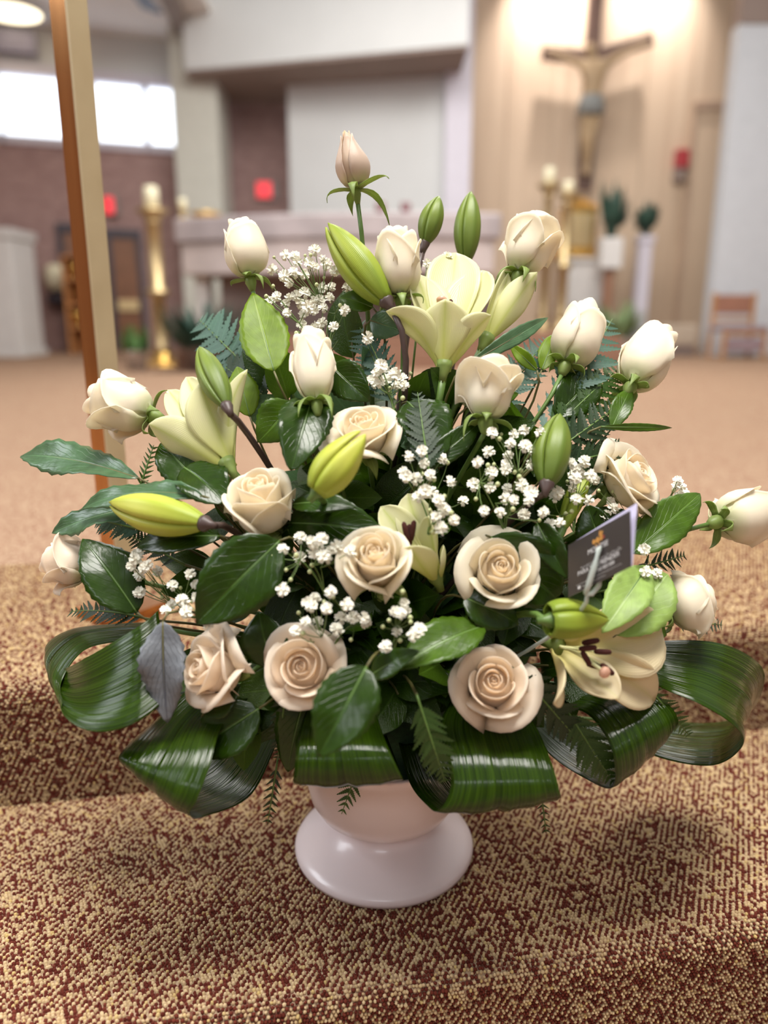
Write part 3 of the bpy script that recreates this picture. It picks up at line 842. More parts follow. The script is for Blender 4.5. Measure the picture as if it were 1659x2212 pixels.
for i, z in enumerate(wz[1:]):
    b = np.array([cb[0] - .05 + .07 * (i % 2), cb[1] + .12, z])
    tt = thing('brass_vessel', ('brass cup on the top shelf of the wooden display', 'brass cup on the middle shelf of the wooden display', 'large shiny brass cup on the lowest shelf of the wooden display')[i], 'vessel', b)
    sc2 = (0.8, 0.9, 1.2)[i]
    mk('body', *lathe([(.05 * sc2, 0), (.02 * sc2, .03), (.02 * sc2, .06), (.07 * sc2, .1), (.085 * sc2, .17), (.08 * sc2, .17), (.06 * sc2, .11), (.01, .1)], 20, b), M['gold'], tt)
def exit_sign(label, c, hw, hh, nrm_y):
    t = thing('exit_sign', label, 'sign', c, 'exit signs on the brick walls')
    bev(mk('housing', *boxv(c[0] - hw * 1.35, c[0] + hw * 1.7, c[1], c[1] + .08, c[2] - hh * 1.2, c[2] + hh * 1.2), plain('sign_grey', srgb(150, 140, 138), 0.6), t, smooth=False), .01)
    mk('lit_panel', *boxv(c[0] - hw * 1.1, c[0] + hw * .9, c[1] - .012, c[1], c[2] - hh, c[2] + hh), M['exit_red'], t, smooth=False)
exit_sign('red lit exit sign in the brick recess beside the white wall', P(572, 410, 11.32), .10, .10, 0)
e2 = on_brick(236, 446) + nrmw * .12
exit_sign('small red lit sign on brick above the wooden door', e2, .06, .10, 0)
ap = P(1472, 345, 10.72)
t = thing('fire_alarm', 'red fire alarm box with dark base on the beige wall', 'alarm', ap)
bev(mk('box', *boxv(ap[0] - .08, ap[0] + .08, 10.66, 10.79, ap[2] - .1, ap[2] + .12), plain('alarm_red', srgb(176, 60, 66), 0.4), t, smooth=False), .01)
bev(mk('base', *boxv(ap[0] - .08, ap[0] + .06, 10.68, 10.79, ap[2] - .26, ap[2] - .1), M['soffit'], t, smooth=False), .01)
# door outline on the beige wall
d0, d1 = P(1482, 500, 10.78)[0], P(1562, 500, 10.78)[0]; dz = P(1500, 238, 10.78)[2]
t = thing('door_3', None, None, ((d0 + d1) / 2, 10.78, 0), kind='structure')
mk('door_leaf', *boxv(d0, d1, 10.765, 10.79, 0, dz), M['panel'], t, smooth=False)
mk('head', *boxv(d0 - .05, d1 + .15, 10.72, 10.79, dz, dz + .09), plain('door_head', srgb(176, 150, 130), 0.6), t, smooth=False)
mk('jamb', *boxv(d0 - .05, d0, 10.74, 10.79, 0, dz), plain('door_jamb', srgb(190, 164, 142), 0.6), t, smooth=False)

# crucifix
M['cross_wood'] = plain('cross_wood', srgb(96, 72, 62), 0.55, vary=0.12, scale=12)
M['corpus'] = plain('carved_figure', srgb(176, 150, 116), 0.6, vary=0.1, scale=10)
M['cloth_grey'] = plain('carved_cloth', srgb(132, 134, 132), 0.6, vary=0.08)
YX = 10.55
ctop, cbot = P(1288, -60, YX), P(1262, 410, YX)
cc = P(1282, 112, YX)
t = thing('crucifix', 'large dark wooden crucifix with carved figure on the beige wall', 'crucifix', (cc[0], YX, cbot[2]))
bev(mk('upright', *boxv(cc[0] - .09, cc[0] + .09, YX, YX + .1, cbot[2], ctop[2]), M['cross_wood'], t, smooth=False), .01)
aL, aR = P(1172, 112, YX), P(1412, 82, YX)
mid = cc + np.array([0, 0, -.06])
for a in (aL, aR):
    d = unit(a - mid); n_ = np.array([-d[2], 0, d[0]]) * .075
    V = []
    for y in (YX - .01, YX + .09):
        for q in (mid - n_, a - n_, a + n_, mid + n_): V.append((q[0], y, q[2]))
    bev(mk('crossbar', V, [(0, 1, 2, 3), (7, 6, 5, 4), (0, 4, 5, 1), (1, 5, 6, 2), (2, 6, 7, 3), (3, 7, 4, 0)], M['cross_wood'], t, smooth=False), .01)
def skin_figure(verts, edges, rad, mat, parent, name):
    b = BASE[parent.name]
    me = bpy.data.meshes.new(name)
    me.from_pydata([tuple(np.asarray(v) - b) for v in verts], edges, [])
    ob = bpy.data.objects.new(name, me); col.objects.link(ob); ob.parent = parent
    m = ob.modifiers.new('skin', 'SKIN'); m.use_smooth_shade = True
    s = ob.modifiers.new('sub', 'SUBSURF'); s.levels = 1; s.render_levels = 1
    lay = me.skin_vertices[0] if len(me.skin_vertices) else None
    if lay is None:
        bpy.context.view_layer.objects.active = ob
        bpy.ops.mesh.customdata_skin_add(); lay = me.skin_vertices[0]
    for i, r in enumerate(rad):
        lay.data[i].radius = (r, r); lay.data[i].use_root = (i == 0)
    me.materials.append(mat)
    reg(ob, b)
    return ob
def S(px, py, dy=-.09): 
    p = P(px, py, YX + dy); return p
fig_v = [S(1276, 222), S(1280, 180), S(1283, 148), S(1283, 128), S(1276, 104), S(1272, 92),
         S(1258, 140), S(1222, 124), S(1180, 108), S(1308, 138), S(1350, 112), S(1404, 88),
         S(1268, 250), S(1262, 300, -.16), S(1266, 356), S(1262, 378, -.12), S(1286, 250), S(1276, 300, -.17), S(1270, 356), S(1268, 380, -.13)]
fig_e = [(0, 1), (1, 2), (2, 3), (3, 4), (4, 5), (2, 6), (6, 7), (7, 8), (2, 9), (9, 10), (10, 11), (0, 12), (12, 13), (13, 14), (14, 15), (0, 16), (16, 17), (17, 18), (18, 19)]
fig_r = [.11, .11, .12, .045, .075, .06, .06, .045, .03, .06, .045, .03, .08, .055, .035, .03, .08, .055, .035, .03]
skin_figure(fig_v, fig_e, fig_r, M['corpus'], t, 'figure')
hp = S(1277, 224, -.09)
mk('loincloth', *lathe([(.13, -.14), (.17, -.10), (.16, 0), (.13, .08), (.12, .09)], 18, hp), M['cloth_grey'], t)

# ceiling fan, ceiling lamp
fz = zceil - .35
fc = GZ(262, -60, fz)
t = thing('ceiling_fan', 'dark blue grey ceiling fan blade hanging at the top', 'ceiling fan', (fc[0], fc[1], fz))
M['fan'] = plain('fan_blue', srgb(62, 70, 96), 0.5)
mk('rod', *lathe([(.02, 0), (.02, .35)], 10, fc), M['fan'], t)
mk('motor', *lathe([(.03, -.08), (.12, -.06), (.13, .02), (.05, .06)], 20, fc), M['fan'], t)
tipf = GZ(332, 26, fz)
a0 = math.atan2(tipf[1] - fc[1], tipf[0] - fc[0]); ln = np.linalg.norm(tipf - fc)
for i in range(4):
    a = a0 + i * math.pi / 2; d = np.array([math.cos(a), math.sin(a), 0]); s = np.array([-d[1], d[0], 0])
    V = []
    for dz_ in (-.006, .006):
        for l, w_ in ((.12, .05), (ln * .4, .09), (ln * .95, .10), (ln, .06)):
            V += [fc + d * l - s * w_ + [0, 0, dz_ - .02], fc + d * l + s * w_ + [0, 0, dz_ + .02]]
    Fc = []
    for k in range(3):
        b_ = k * 2
        Fc += [(b_, b_ + 1, b_ + 3, b_ + 2), (8 + b_, 8 + b_ + 2, 8 + b_ + 3, 8 + b_ + 1), (b_, b_ + 2, 8 + b_ + 2, 8 + b_), (b_ + 1, 8 + b_ + 1, 8 + b_ + 3, b_ + 3)]
    Fc += [(0, 8, 9, 1), (6, 7, 15, 14)]
    mk('blade', V, Fc, M['fan'], t, smooth=False)
lz = zceil - .01
lc = GZ(24, 22, lz)
kk = NT('lamp_glow'); kk.base(srgb(255, 240, 200)); kk.b.inputs['Emission Color'].default_value = (1.0, .86, .60, 1); kk.b.inputs['Emission Strength'].default_value = 3.0
t = thing('ceiling_lamp', 'warm glowing round lamp in the ceiling at top left', 'lamp', lc)
mk('ring', *lathe([(.36, -.03), (.40, -.03), (.40, 0), (.36, 0)], 28, lc), M['plinth'], t)
mk('diffuser', *lathe([(.02, -.06), (.2, -.055), (.36, -.02), (.36, -.005)], 28, lc), kk.m, t)
# spotlights that wash the beige wall (real fittings above the frame)
for i, px in enumerate((1192, 1412)):
    tg = P(px, 8 if i == 0 else -18, 10.75)
    spot('wall_spot_%d' % i, (tg[0], 10.25, tg[2] + .75), (tg[0], 10.8, tg[2] - 0.05), 420, 80, (1.0, .93, .88), 1.0, .04)

# lacquered wooden post close on the left
pb0 = GZ(252, 1345, 0)
M['lacquer'] = None
k = NT('polished_bronze')
mp = k.new('ShaderNodeMapping'); mp.inputs['Scale'].default_value = (30, 30, 1.5); k.link(k.coord('Object'), mp.inputs[0])
k.base(k.ramp(k.noise(2, 4, mp.outputs[0]), [(0.3, srgb(176, 118, 66)), (0.7, srgb(196, 138, 82))])); k.set(0.16, 0.85, 0.6)
M['lacquer'] = k.m
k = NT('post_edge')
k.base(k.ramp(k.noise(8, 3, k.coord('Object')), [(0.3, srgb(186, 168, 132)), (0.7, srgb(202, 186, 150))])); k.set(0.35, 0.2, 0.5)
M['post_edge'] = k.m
t = thing('standing_post', 'tall square polished brown post standing left of the bouquet', 'post', pb0)
yaw = math.radians(-34)
c_, s_ = math.cos(yaw), math.sin(yaw)
def rot(x, y): return (pb0[0] + c_ * x - s_ * y, pb0[1] + .03 + s_ * x + c_ * y)
hwp = .0165
mk('shaft', *prism([rot(-hwp, -hwp), rot(hwp, -hwp), rot(hwp, hwp), rot(-hwp, hwp)], 0.02, 1.35), M['lacquer'], t, smooth=False)
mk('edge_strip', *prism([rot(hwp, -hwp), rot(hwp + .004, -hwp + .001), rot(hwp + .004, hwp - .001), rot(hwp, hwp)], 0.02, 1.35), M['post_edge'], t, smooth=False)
mk('foot', *prism([rot(-.05, -.05), rot(.05, -.05), rot(.05, .05), rot(-.05, .05)], 0, 0.02), M['lacquer'], t, smooth=False)

# nave walls beside and behind the camera: what the post and the glossy leaves mirror
nv_ = thing('wall_nave', None, None, (-6.6, 2.0, 0), kind='structure')
mk('brickwork', *boxv(-6.8, -6.6, -6.0, 9.0, 2 * STEP_Z, 2.5), M['brick'], nv_, smooth=False)
mk('brickwork', *boxv(-6.8, 7.2, -6.2, -6.0, 2 * STEP_Z, 3.4), M['brick'], nv_, smooth=False)
mk('brickwork', *boxv(7.0, 7.2, -6.0, 8.0, 2 * STEP_Z, 3.0), M['brick'], nv_, smooth=False)
# ================================================================== urn
def urn():
    t = thing('urn', 'pinkish white glazed pedestal urn standing on the carpeted step', 'urn', VASE)
    z0 = 0.004
    mk('foot', *lathe([(.02, z0), (.104, z0), (.1095, .006), (.1105, .011), (.108, .016), (.099, .0205), (.080, .027), (.064, .036), (.056, .046), (.053, .056)], 72, VASE), M['urn'], t)
    mk('bowl', *lathe([(.03, .054), (.053, .056), (.068, .060), (.081, .069), (.089, .083), (.0925, .10), (.0945, .118), (.097, .138), (.102, .152), (.109, .160), (.111, .163),
                       (.109, .166), (.102, .162), (.094, .15), (.088, .13), (.02, .11)], 72, VASE), M['urn'], t)
    f = thing('floral_foam', 'block of dark green floral foam inside the urn', 'floral foam', VASE + [0, 0, .13])
    V, Fc = lathe([(.07, .115), (.08, .15), (.08, .22), (.066, .235), (.02, .237)], 20, VASE)
    mk('block', V, Fc, M['foam'], f)
urn()
HUB = VASE + np.array([0, 0, 0.20])

# ================================================================== plant pieces
def sm(a, b, x):
    t = min(1, max(0, (x - a) / (b - a))); return t * t * (3 - 2 * t)
def frame(axis, ref=None):
    a = unit(axis)
    ref = np.array([0.3, -0.8, 0.5]) if ref is None else ref
    x = np.cross(ref, a)
    if np.linalg.norm(x) < 0.05: x = np.cross([1, 0, 0], a)
    x = unit(x); y = np.cross(a, x)
    return x, y, a
def stem_to_hub(parent, p, axis, rng, r0=.0024, r1=.003, mat='stem', name='stem'):
    h = HUB + np.array([rng.uniform(-.05, .05), rng.uniform(-.05, .03), rng.uniform(-.01, .04)])
    ln = np.linalg.norm(p - h)
    back = sm(.80, .70, p[1]) if p[1] < .80 else 0.0
    pts = bez3(p, p - unit(axis) * min(.09 - .075 * back, ln * .4) + np.array([0, .06 * back, 0]), h + (p - h) * .25 + np.array([0, 0.02, ln * .10]), h, 12)
    V, Fc = tube(pts, np.linspace(r0, r1, 12), 7)
    return mk(name, V, Fc, M[mat], parent)

def blade(base, tip, width, n, ctrl=None, bend=0.0, fold=0.0, cup=0.0, belly=0.42, sharp=1.0, nu=7, nv=13, ripple=0.0, serr=0.0, twist=0.0, seed=0, basew=0.0):
    """a leaf or petal surface from base to tip; n: the way the upper face looks"""
    rng = random.Random(seed)
    base = np.asarray(base, float); tip = np.asarray(tip, float)
    L = np.linalg.norm(tip - base); d = unit(tip - base)
    n = np.asarray(n, float); n = unit(n - d * np.dot(n, d))
    if ctrl is None: ctrl = (base + tip) / 2 + n * bend * L * 2
    pts = bez(base, ctrl, tip, nv)
    T = np.gradient(pts, axis=0); T /= np.linalg.norm(T, axis=1)[:, None]
    ph = rng.uniform(0, 6)
    V, UV = [], []
    k = math.log(0.5) / math.log(belly)
    for j in range(nv):
        v = j / (nv - 1)
        s = np.cross(T[j], n); s = unit(s); nn = np.cross(s, T[j])
        if twist:
            a = twist * v
            s, nn = s * math.cos(a) + nn * math.sin(a), nn * math.cos(a) - s * math.sin(a)
        w = max(math.sin(math.pi * v ** k), 0.0) ** sharp
        w = width / 2 * max(w, 0.004, basew * (1 - v) ** 2)
        if serr and 0 < j < nv - 1: w *= 1 + serr * (1 if j % 2 else -1)
        for i in range(nu):
            u = -1 + 2 * i / (nu - 1)
            off = fold * abs(u) * w + cup * (u * u) * w
            off += ripple * w * math.sin(ph + v * 9 + (1.7 if u > 0 else 0)) * abs(u) ** 1.5
            V.append(pts[j] + s * u * w + nn * off); UV.append((0.5 + 0.5 * u, v))
    return np.array(V), grid_faces(nu, nv), np.array(UV), pts

# ---------------------------------------------------------------- roses
def rose(label, base, tip, width, openn, seed, n=20, mat='rose', taper=0.0, group='white roses of the bouquet', stem=True, sep=1.0, skirt=1.0):
    rng = random.Random(seed)
    base = np.asarray(base); tip = np.asarray(tip)
    L = np.linalg.norm(tip - base); X, Y, A = frame(tip - base)
    R = width / 2
    t = thing('rose', label, 'rose', base, group)
    nu, nv = 13, 12
    spin = rng.uniform(0, 6.28)
    opn = sm(.2, .5, openn)
    for k in range(n):
        tt = k / (n - 1)
        outer = sm(.5, 1, tt)
        rm = R * (.05 + (.95 - .22 * opn) * tt ** (.80 + .22 * opn))
        half = math.radians(125 + (74 - 125) * min(1, tt * 1.35)) * rng.uniform(.9, 1.1)
        th = spin + k * 2.39996 + rng.uniform(-.22, .22)
        hk = (.92 + .08 * sm(0, .5, tt) - (.08 + .10 * opn) * sm(.6, 1, tt)) * rng.uniform(.97, 1.03)
        v0 = .42 * (1 - sm(0, .6, tt))
        fl = openn * sm(.55, 1, tt) * rng.uniform(.35, 1.3) * skirt
        cl = .30 + taper
        cl = cl * (1 - opn * sm(.12, .6, tt)) - .30 * opn * sm(.25, .8, tt)
        curl = rng.uniform(.05, .26) * sm(.35, 1, tt) * (.35 + .65 * min(1, openn * 2.2))
        point = .06 + .14 * outer * rng.uniform(.4, 1.2)
        ph = rng.uniform(0, 6)
        V, UV = [], []
        for j in range(nv):
            v = j / (nv - 1)
            for i in range(nu):
                u = -1 + 2 * i / (nu - 1)
                hh = hk * (1 - point * abs(u) ** 1.3) * (1 - .42 * abs(u) ** 4.5)
                z = (v0 + (1 - v0) * v) * hh
                b = math.sqrt(max(0, 1 - (1 - min(z / .40, 1)) ** 2))
                b *= 1 - cl * sm(.36, 1.0, z)
                r = rm * b
                r *= 1 + (.16 * (1 - .5 * tt)) * u
                e = max(0, (v - .5) / .5)
                r += fl * R * .75 * e ** 1.9 * (1 - .2 * u * u)
                r += curl * R * e ** 1.6 * abs(u) ** 2.6 + .05 * R * outer * e ** 6
                z2 = z * L - fl * R * .42 * e ** 2.8 - curl * R * .5 * e ** 3 * abs(u) ** 2.6 - .05 * R * outer * e ** 8
                wav = math.sin(ph + 4.6 * u) * e
                z2 += .022 * L * wav * (.3 + outer); r += .035 * R * wav * outer
                a = th + half * u * (.72 + .28 * sm(0, .4, v))
                V.append(base + A * z2 + (X * math.cos(a) + Y * math.sin(a)) * r); UV.append((tt, max(z, 0.0)))
        o = mk('petal', V, grid_faces(nu, nv), M[mat], t, UV)
        solid(o, .0006, -1)
    if openn > .28:  # added solid core: closes the petal gaps so the rose centre looks brighter
        hv, hf = lathe([(R * .60, .30 * L), (R * .62, .52 * L), (R * .50, .70 * L), (R * .30, .79 * L), (R * .12, .84 * L), (R * .02, .85 * L)], 20, base, A)
        mk('heart', hv, hf, M[mat], t, np.tile([.15, .8], (len(hv), 1)))
    # calyx
    r_h = R * .26
    mk('hip', *lathe([(.0022, -.016), (r_h * .62, -.013), (r_h, -.006), (r_h * .95, .001), (r_h * .5, .003)], 14, base, A), M['sepal'], t)
    for i in range(5):
        a = spin + i * 2 * math.pi / 5 + rng.uniform(-.25, .25)
        d = X * math.cos(a) + Y * math.sin(a)
        p0 = base + d * r_h * .75 + A * .0
        ln = .026 * rng.uniform(.7, 1.25) * sep
        dn = rng.uniform(.1, 1.0)
        ctrl = p0 + d * ln * .75 + A * ln * .15
        p1 = p0 + d * ln * rng.uniform(.5, .9) - A * ln * dn
        V, Fc, UV, _ = blade(p0, p1, .010, A + d * .3, ctrl, nu=5, nv=8, fold=-.15, belly=.3, seed=i, basew=.9)
        solid(mk('sepal', V, Fc, M['sepal'], t, UV), .0006)
    if stem: stem_to_hub(t, base - A * .014, A, rng)
    return t

# ---------------------------------------------------------------- lilies
def lily_bud(label, base, tip, width, mat, seed, opened=0.0, stem_mat='stem_purple', group='closed lily buds of the bouquet', belly=.5, face=0.0, blunt=.035, stem_axis=None):
    rng = random.Random(seed)
    L = np.linalg.norm(tip - base); X, Y, A = frame(tip - base, to_cam(base))
    t = thing('lily_bud', label, 'lily bud', base, group)
    R = width / 2; nu, nv = 11, 15
    k_ = math.log(.5) / math.log(belly)
    for i in range(3):
        th = face + math.pi / 2 + i * 2 * math.pi / 3 + .5
        V, UV = [], []
        for j in range(nv):
            v = j / (nv - 1)
            prof = max(math.sin(math.pi * min(1, blunt + (.99 - blunt) * v) ** k_), 0) ** .72
            lift = opened * max(0, v - .55) ** 1.6
            for q in range(nu):
                u = -1 + 2 * q / (nu - 1)
                a = th + u * math.radians(60)
                g = 1 - .17 * abs(u) ** 5 + .05 * math.exp(-(u / .16) ** 2) + .02 * math.cos(u * 9)
                r = R * prof * g
                d = X * math.cos(a) + Y * math.sin(a); dm = X * math.cos(th) + Y * math.sin(th)
                V.append(base + A * L * (v - .02 * abs(u) ** 2 * v) + d * r + dm * lift * R * 2.4 * (1 - .3 * u * u)); UV.append((.5 + .5 * u, v))
        solid(mk('tepal', V, grid_faces(nu, nv), M[mat], t, UV), .0012, -1)
    mk('receptacle', *lathe([(.0030, -.010), (.0040, -.004), (R * .42, .002), (R * .40, .006)], 12, base, A), M[stem_mat], t)
    stem_to_hub(t, base - A * (.007 if stem_axis is None else .003), A if stem_axis is None else np.array(stem_axis), rng, .0032, .0034, stem_mat)
    return t
def lily(label, base, tips, throat_dir, mat, stamens, seed, stem_mat='stem', group='open lilies of the bouquet', pist=None, anther_len=.016, facecam=0.0, sharp=.74):
    """tips: list of (tip point, width, ctrl offset outwards, normal sign)"""
    rng = random.Random(seed)
    t = thing('lily', label, 'lily', base, group)
    A = unit(throat_dir)
    for i, (tip, w, out, belly) in enumerate(tips):
        tip = np.asarray(tip); ax = tip - base
        side = ax - A * np.dot(ax, A)
        sdir = unit(side) if np.linalg.norm(side) > 1e-4 else unit(np.cross(A, [1, 0, .3]))
        nrm = unit(A * .35 - sdir)
        tc_ = to_cam((base + tip) / 2)
        nrm = nrm * (1 - facecam) + tc_ * facecam * (1 if np.dot(nrm, tc_) >= 0 else -1)
        ctrl = base + A * np.linalg.norm(ax) * .55 + side * .28 + sdir * out
        V, Fc, UV, _ = blade(base + sdir * .004, tip, w, nrm, ctrl, cup=.34, fold=.05, belly=belly, sharp=sharp, nu=11, nv=17, ripple=.07, seed=seed + i, basew=.22)
        solid(mk('tepal', V, Fc, M[mat], t, UV), .0010)
    for i, (p, d) in enumerate(stamens):
        p = np.asarray(p)
        s0 = base + A * .006
        fil = mk('filament', *tube(bez(s0, s0 + A * np.linalg.norm(p - s0) * .6, p, 8), np.linspace(.0013, .0008, 8), 6), M['filament'], t)
        d = unit(d); l = anther_len
        mk('anther', *tube([p - d * l * .5, p - d * l * .42, p - d * l * .2, p, p + d * l * .2, p + d * l * .42, p + d * l * .5],
                           [.0008, .0022, .0027, .0027, .0027, .0022, .0008], 8), M['anther'], fil)
    if pist is not None:
        p = np.asarray(pist)
        st_ = mk('pistil', *tube(bez(base + A * .006, base + A * np.linalg.norm(p - base) * .5, p, 8), .0018, 7), M['filament'], t)
        mk('stigma', *lathe([(.0018, -.002), (.0050, .0), (.0056, .003), (.004, .0055), (.0008, .006)], 12, p, p - base), M['stigma'], st_)
    mk('receptacle', *lathe([(.0034, -.012), (.0046, -.004), (.0075, .004), (.0085, .010)], 12, base, A), M['sepal'], t)
    stem_to_hub(t, base - A * .010, A, rng, .0038, .004, stem_mat)
    return t

# ---------------------------------------------------------------- leaves
def salal(label, b, tp, wpx, mat='dark', bend=.08, fold=.18, nrm=(0, 0, 0), belly=.42, sharp=.85, ripple=.12, seed=0, name='salal_leaf', cat='leaf', petiole=True, group=None, cup=0.0, serr=.03, twist=0.0):
    base, tip = Q(*b), Q(*tp)
    w = px2m(wpx, (base + tip) / 2)
    n = to_cam((base + tip) / 2) + np.array(nrm)
    t = thing(name, label, cat, base, group)
    V, Fc, UV, pts = blade(base, tip, w, n, bend=bend, fold=-fold * .0 + fold, cup=cup, belly=belly, sharp=sharp, nu=9, nv=21, ripple=ripple, serr=serr, seed=seed, twist=twist)
    bl = mk('blade', V, Fc, M[mat], t, UV)
    solid(bl, .0005)
    d = unit(pts[1] - pts[0])
    mk('midrib', *tube(pts[:-1] - n * .0003, np.linspace(.0012, .0003, len(pts) - 1), 5), M['stem' if mat not in ('grey', 'blue') else 'stem_brown'], bl)
    if petiole:
        rng = random.Random(seed + 5)
        h = HUB + np.array([rng.uniform(-.05, .05), rng.uniform(-.03, .03), .02])
        mk('petiole', *tube(bez3(pts[0], pts[0] - d * .03, (pts[0] + h) / 2 + [0, .03, .02], h, 10), np.linspace(.0011, .0018, 10), 6), M['stem_brown'], t)
    return t
def strap(label, stations, seed, group='looped broad leaves around the rim'):
    """broad looped leaf from pairs of edge points (pixel, pixel, distance)"""
    A = np.array([P(*a) for a, b in stations]); B = np.array([P(*b) for a, b in stations])
    def spline(C, m):
        C2 = np.vstack([2 * C[0] - C[1], C, 2 * C[-1] - C[-2]]); out = []
        for i in range(len(C) - 1):
            p0, p1, p2, p3 = C2[i:i + 4]
            for q in range(m):
                s = q / m
                out.append(.5 * (2 * p1 + (p2 - p0) * s + (2 * p0 - 5 * p1 + 4 * p2 - p3) * s * s + (3 * p1 - p0 - 3 * p2 + p3) * s ** 3))
        out.append(C[-1]); return np.array(out)
    a, b = spline(A, 8), spline(B, 8)
    nv = len(a); nu = 15
    C = (a + b) / 2; T = np.gradient(C, axis=0)
    V, UV = [], []
    for j in range(nv):
        n = unit(np.cross(T[j], b[j] - a[j])); w = np.linalg.norm(b[j] - a[j])
        for i in range(nu):
            u = i / (nu - 1)
            V.append(a[j] * (1 - u) + b[j] * u + n * w * (-.05 * abs(2 * u - 1) ** 2 + .006 * math.sin(u * 26) - .03 * math.exp(-((u - .5) / .04) ** 2)))
            UV.append((u, j / nv))
    t = thing('aspidistra_leaf', label, 'leaf', C[0], group)
    bl = mk('blade', V, grid_faces(nu, nv), M['strap'], t, UV)
    solid(bl, .0007)
    pts = np.vstack([bez(HUB + [0, -.02, 0], (HUB + C[0]) / 2 + [0, 0, .03], C[0], 6)])
    mk('stalk', *tube(pts, .003, 7), M['stem'], t)
    mk('stalk', *tube(bez(HUB + [0, -.01, -.01], (HUB + C[-1]) / 2, C[-1], 6), .002, 6), M['stem'], t)
    return t

# ---------------------------------------------------------------- ferns
def pinna_mesh(name, lobes, mat):
    V, Fc, UV = [], [], []
    n = lobes * 2 + 1
    for i in range(n + 1):
        s = i / n
        w = .21 * (1 - s) ** .75 * (0.55 + .45 * min(1, s * 6)) 
        e = w if i % 2 else w * .60
        sx = s + (.035 if i % 2 else 0)
        if i == n: e = 0.002; sx = 1
        V += [(sx, -e, .02 * (i % 2) - .04 * s * s), (s, 0, -.04 * s * s), (sx, e, .02 * (i % 2) - .04 * s * s)]
        UV += [(0, s), (.5, s), (1, s)]
    for i in range(n):
        a = i * 3
        Fc += [(a, a + 1, a + 4, a + 3), (a + 1, a + 2, a + 5, a + 4)]
    return make_mesh(name, np.array(V), Fc, mat, UV)
PINNA = {m: pinna_mesh('pinna_' + m, 7, M[m]) for m in ('fern', 'fern_dark', 'fern_blue')}
def fern(label, b, tp, wpx, mat='fern', bend=.1, nrm=(0, 0, 0), pairs=13, seed=0, group='fern fronds of the bouquet', stem=True, start=.12):
    rng = random.Random(seed)
    base, tip = Q(*b), Q(*tp)
    n = unit(to_cam((base + tip) / 2) + np.array(nrm))
    L = np.linalg.norm(tip - base); d = unit(tip - base); n = unit(n - d * np.dot(n, d))
    w = px2m(wpx, (base + tip) / 2)
    pts = bez(base, (base + tip) / 2 + n * bend * L * 2, tip, 16)
    t = thing('fern_frond', label, 'fern', base, group)
    mk('rachis', *tube(pts, np.linspace(.0013, .0004, 16), 6), M['stem'], t)
    for k in range(pairs):
        s = start + (1 - start) * (k + .3) / pairs
        i = min(14, int(s * 15)); f = s * 15 - i
        p = pts[i] * (1 - f) + pts[i + 1] * f; T = unit(pts[i + 1] - pts[i])
        ln = w * .5 * (math.sin(math.pi * (0.22 + .76 * s)) ** .8) * 1.1
        for sg in (-1, 1):
            side = np.cross(T, n) * sg
            a = math.radians(48 + rng.uniform(-7, 7))
            x = unit(T * math.cos(a) + side * math.sin(a) + n * rng.uniform(-.2, .12))
            z = unit(n - x * np.dot(n, x) + side * .1); z = unit(z - x * np.dot(z, x)); y = np.cross(z, x)
            l = max(ln * rng.uniform(.9, 1.1), .008)
            o = bpy.data.objects.new('pinna', PINNA[mat]); col.objects.link(o); o.parent = t
            Mx = Matrix(((x[0], y[0], z[0], 0), (x[1], y[1], z[1], 0), (x[2], y[2], z[2], 0), (0, 0, 0, 1)))
            o.matrix_local = Matrix.Translation(Vector(p - base)) @ Mx @ Matrix.Scale(l, 4)
    if stem:
        h = HUB + np.array([rng.uniform(-.04, .04), rng.uniform(-.02, .03), .02])
        mk('stalk', *tube(bez(base, (base + h) / 2 + [0, .03, .02], h, 8), .0014, 6), M['stem_brown'], t)
    return t

# ---------------------------------------------------------------- baby's breath
def blossom_mesh(seed):
    rng = random.Random(seed); V, Fc = [], []
    for i in range(17):
        z = 1 - 1.35 * (i + .5) / 17; a = i * 2.39996 + rng.uniform(-.3, .3)
        r = math.sqrt(max(0, 1 - z * z)); d = np.array([r * math.cos(a), r * math.sin(a), z])
        s = unit(np.cross(d, [0.1, .2, 1.0])); u = np.cross(d, s); rot_ = rng.uniform(-.8, .8)
        s, u = s * math.cos(rot_) + u * math.sin(rot_), u * math.cos(rot_) - s * math.sin(rot_)
        k = len(V); ln = rng.uniform(.82, 1.08); w = .34 * rng.uniform(.85, 1.2)
        c0 = d * .12; c1 = d * ln * .8
        V += [c0, c1 - s * w + u * .10, d * ln + u * .16 - s * w * .55, d * ln * .90 + u * .2, d * ln * 1.03 + u * .1 + s * w * .5, c1 + s * w + u * .04]
        Fc += [(k, k + 1, k + 2, k + 3), (k, k + 3, k + 4, k + 5)]
    k = len(V)
    V += [np.array(q, float) * .5 for q in ((1, 0, 0), (0, 1, 0), (-1, 0, 0), (0, -1, 0), (0, 0, 1.1), (0, 0, -1.2))]
    Fc += [(k, k + 1, k + 4), (k + 1, k + 2, k + 4), (k + 2, k + 3, k + 4), (k + 3, k, k + 4), (k + 1, k, k + 5), (k + 2, k + 1, k + 5), (k + 3, k + 2, k + 5), (k, k + 3, k + 5)]
    return make_mesh('blossom', np.array(V), Fc, M['gyp'], smooth=False)
BLOOM = [blossom_mesh(i) for i in range(4)]
_bv, _bf = lathe([(.2, -1), (.8, -.5), (1, 0), (.75, .6), (.25, 1)], 8)
GBUD = make_mesh('bud', _bv, _bf, M['gyp_bud'])
